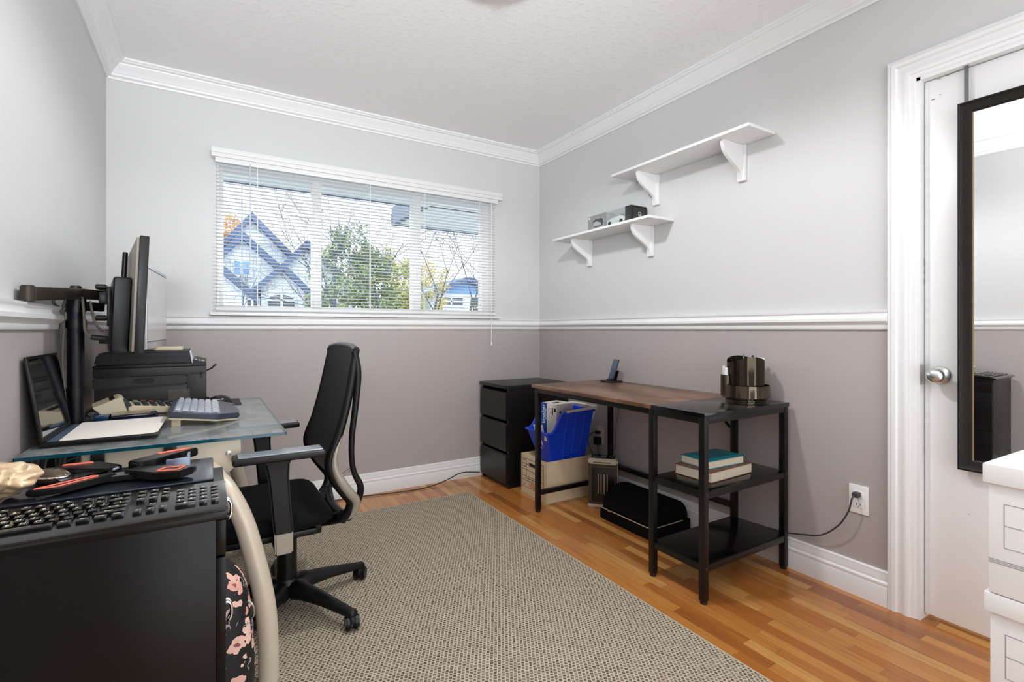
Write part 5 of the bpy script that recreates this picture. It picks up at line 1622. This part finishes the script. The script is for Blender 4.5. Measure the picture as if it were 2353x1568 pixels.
arm([(-.150, .075), (-.135, .095), (-.060, .095), (-.005, .030), (-.030, -.002), (-.060, .015), (-.145, .062)], .008, .026, [(-.130, .086), (-.075, .088), (-.072, .080), (-.128, .080)])
arm([(.135, -.040), (.150, -.065), (.120, -.098), (.070, -.085), (.005, -.028), (.030, .004), (.062, -.010)], .006, .024, [(.130, -.055), (.115, -.085), (.075, -.074), (.088, -.050)])
arm([(.150, .105), (.130, .112), (.050, .070), (.005, .025), (.030, -.004), (.062, .010)], .012, .034, [(.130, .098), (.065, .068), (.060, .074), (.120, .104)])
MB().lathe([(0, .020), (.030, .020), (.034, .016), (.036, .012), (.036, .006)], (-.055, .0, 0), 30).build('fan_cover', M_COOL, t)
MB().lathe([(0, .020), (.030, .020), (.034, .016), (.036, .012), (.036, .006)], (.055, .0, 0), 30).build('fan_cover', M_COOL, t)
MB().tube([(-.020, -.002, .022), (-.012, .012, .022), (-.02, .028, .022)], .003, 8, smooth=4).build('chrome_ring', mat('blue_white_chrome', 'c4cddc', .15, .8), t)
MB().prism([(-.045, -.040), (.045, -.040), (.030, -.008), (-.030, -.008)], 'z', .0145, .0165, .001).build('badge_plate', mat('brushed_grey_plate', '8a8a88', .3, .5), t)
MB().prism([(.085, .002), (.135, .015), (.135, .022), (.085, .008)], 'z', .0, .030, .001).box(.128, .134, .02, .06, .0, .034, .001).build('kick_stand', mat('steel_blue_metal', '98a0b4', .25, .7), t)

# ---- gold pouch and dark mouse at the far left
t = thing('foil_pouch', 'crumpled gold foil pouch at the left edge of the picture', 'pouch', (-.335, 1.29, BZ + .022), 0, world=False)
b = bmesh.new()
bmesh.ops.create_icosphere(b, subdivisions=5, radius=1)
for v in b.verts:
    q = v.co.copy()
    nz = noise.noise(q * 2.2) * .26 + noise.noise(q * 4.5) * .05
    fold = .04 * math.sin(q.x * 9 + q.z * 6)
    s_ = 1 + nz + fold
    v.co = V((q.x * .060 * s_, q.y * .045 * s_, max(.0, .034 + q.z * .032 * s_)))
bmesh.ops.recalc_face_normals(b, faces=b.faces[:])
mb = MB(); mb._join(b, RZ(-.5) @ T(0, 0, 0))
mb.build('pouch', mat('gold_satin_foil', 'dcc09a', .25, .35, var=.15, scale=15), t, 80)
t = thing('travel_mouse', 'dark rounded travel mouse with a chrome rim beside the gold pouch', 'mouse', (-.278, 1.372, BZ + .022), math.radians(-40), world=False)
MB().sph((0, 0, .012), (.042, .024, .017), 28).build('shell', mat('bronze_gloss_shell', '5a4c3c', .12, .3), t, 70)
MB().tube([(.040 * math.cos(k * PI / 8), .0235 * math.sin(k * PI / 8), .014) for k in range(17)], .0026, 8).build('rim', MATS['polished_chrome'], t)

# ================================================================== FLORAL BACKPACK
ng = NG('black_floral_fabric')
p = ng.obj()
vo = ng.node('ShaderNodeTexVoronoi'); vo.inputs['Scale'].default_value = 23
wv = ng.node('ShaderNodeVectorMath', operation='ADD')
wn_ = ng.node('ShaderNodeTexNoise'); wn_.inputs['Scale'].default_value = 28; wn_.inputs['Detail'].default_value = 2
ng.link(p, wn_.inputs['Vector'])
ws = ng.node('ShaderNodeVectorMath', operation='SCALE'); ws.inputs['Scale'].default_value = .055
ng.link(wn_.outputs['Color'], ws.inputs[0]); ng.link(p, wv.inputs[0]); ng.link(ws.outputs[0], wv.inputs[1])
ng.link(wv.outputs[0], vo.inputs['Vector'])
petal = ng.math('LESS_THAN', vo.outputs['Distance'], .43)
heart = ng.math('LESS_THAN', vo.outputs['Distance'], .14)
sepc = ng.node('ShaderNodeSeparateColor'); ng.link(vo.outputs['Color'], sepc.inputs[0])
keep = ng.math('GREATER_THAN', sepc.outputs[0], .08)
pc_ = ng.mix(sepc.outputs[1], 'dc9f90', 'f0c8b8')
c1 = ng.mix(ng.math('MULTIPLY', petal, keep), '0f0d0f', pc_)
c2 = ng.mix(ng.math('MULTIPLY', heart, keep), c1, '8d5450')
v3 = ng.node('ShaderNodeTexVoronoi', feature='DISTANCE_TO_EDGE'); v3.inputs['Scale'].default_value = 24
ng.link(wv.outputs[0], v3.inputs['Vector'])
stem = ng.math('MULTIPLY', ng.math('LESS_THAN', v3.outputs['Distance'], .03), ng.math('GREATER_THAN', ng.noise(p, 16, 2), .55))
ng.col(ng.mix(stem, c2, 'a79aa0'))
ng.rough(.6)
t = thing('floral_backpack', 'black backpack with pink flowers on the floor behind the cabinet', 'bag', (-.03, 1.56, .0095), 0, world=False)
b = bmesh.new()
bmesh.ops.create_cube(b, size=2)
bmesh.ops.subdivide_edges(b, edges=b.edges[:], cuts=11, use_grid_fill=True)
for v in b.verts:
    q = v.co
    pz = 5
    n_ = (abs(q.x) ** 3 + abs(q.y) ** 3) ** (1 / 3)
    nn_ = (abs(q.x) ** 3.2 + abs(q.y) ** 3.2 + abs(q.z) ** 3.2) ** (1 / 3.2)
    d = q / nn_
    up = .5 + d.z / 2
    v.co = V((d.x * .150 * (1.0 - .16 * up), d.y * .115 * (1 - .25 * up), .225 + d.z * .225))
mb = MB(); mb._join(b)
bag = mb.build('bag_body', ng.m, t, 80)
MB().tube([(.118 * math.cos(a) , -.02 + .0 * a, .225 + .21 * math.sin(a)) for a in [k * PI / 12 for k in range(13)]], .006, 8).build('piping', mat('black_piping', '171417', .6), t)
MB().tube([(-.03, 0, .445), (-.02, 0, .475), (.02, 0, .475), (.03, 0, .445)], .006, 8, smooth=4).build('grab_handle', MATS['black_piping'], t)
MB().tube([(.120, -.05, .34), (.132, -.055, .33), (.135, -.05, .30), (.128, -.045, .29)], .003, 7, smooth=3).build('zip_pull', M_NICKEL, t)
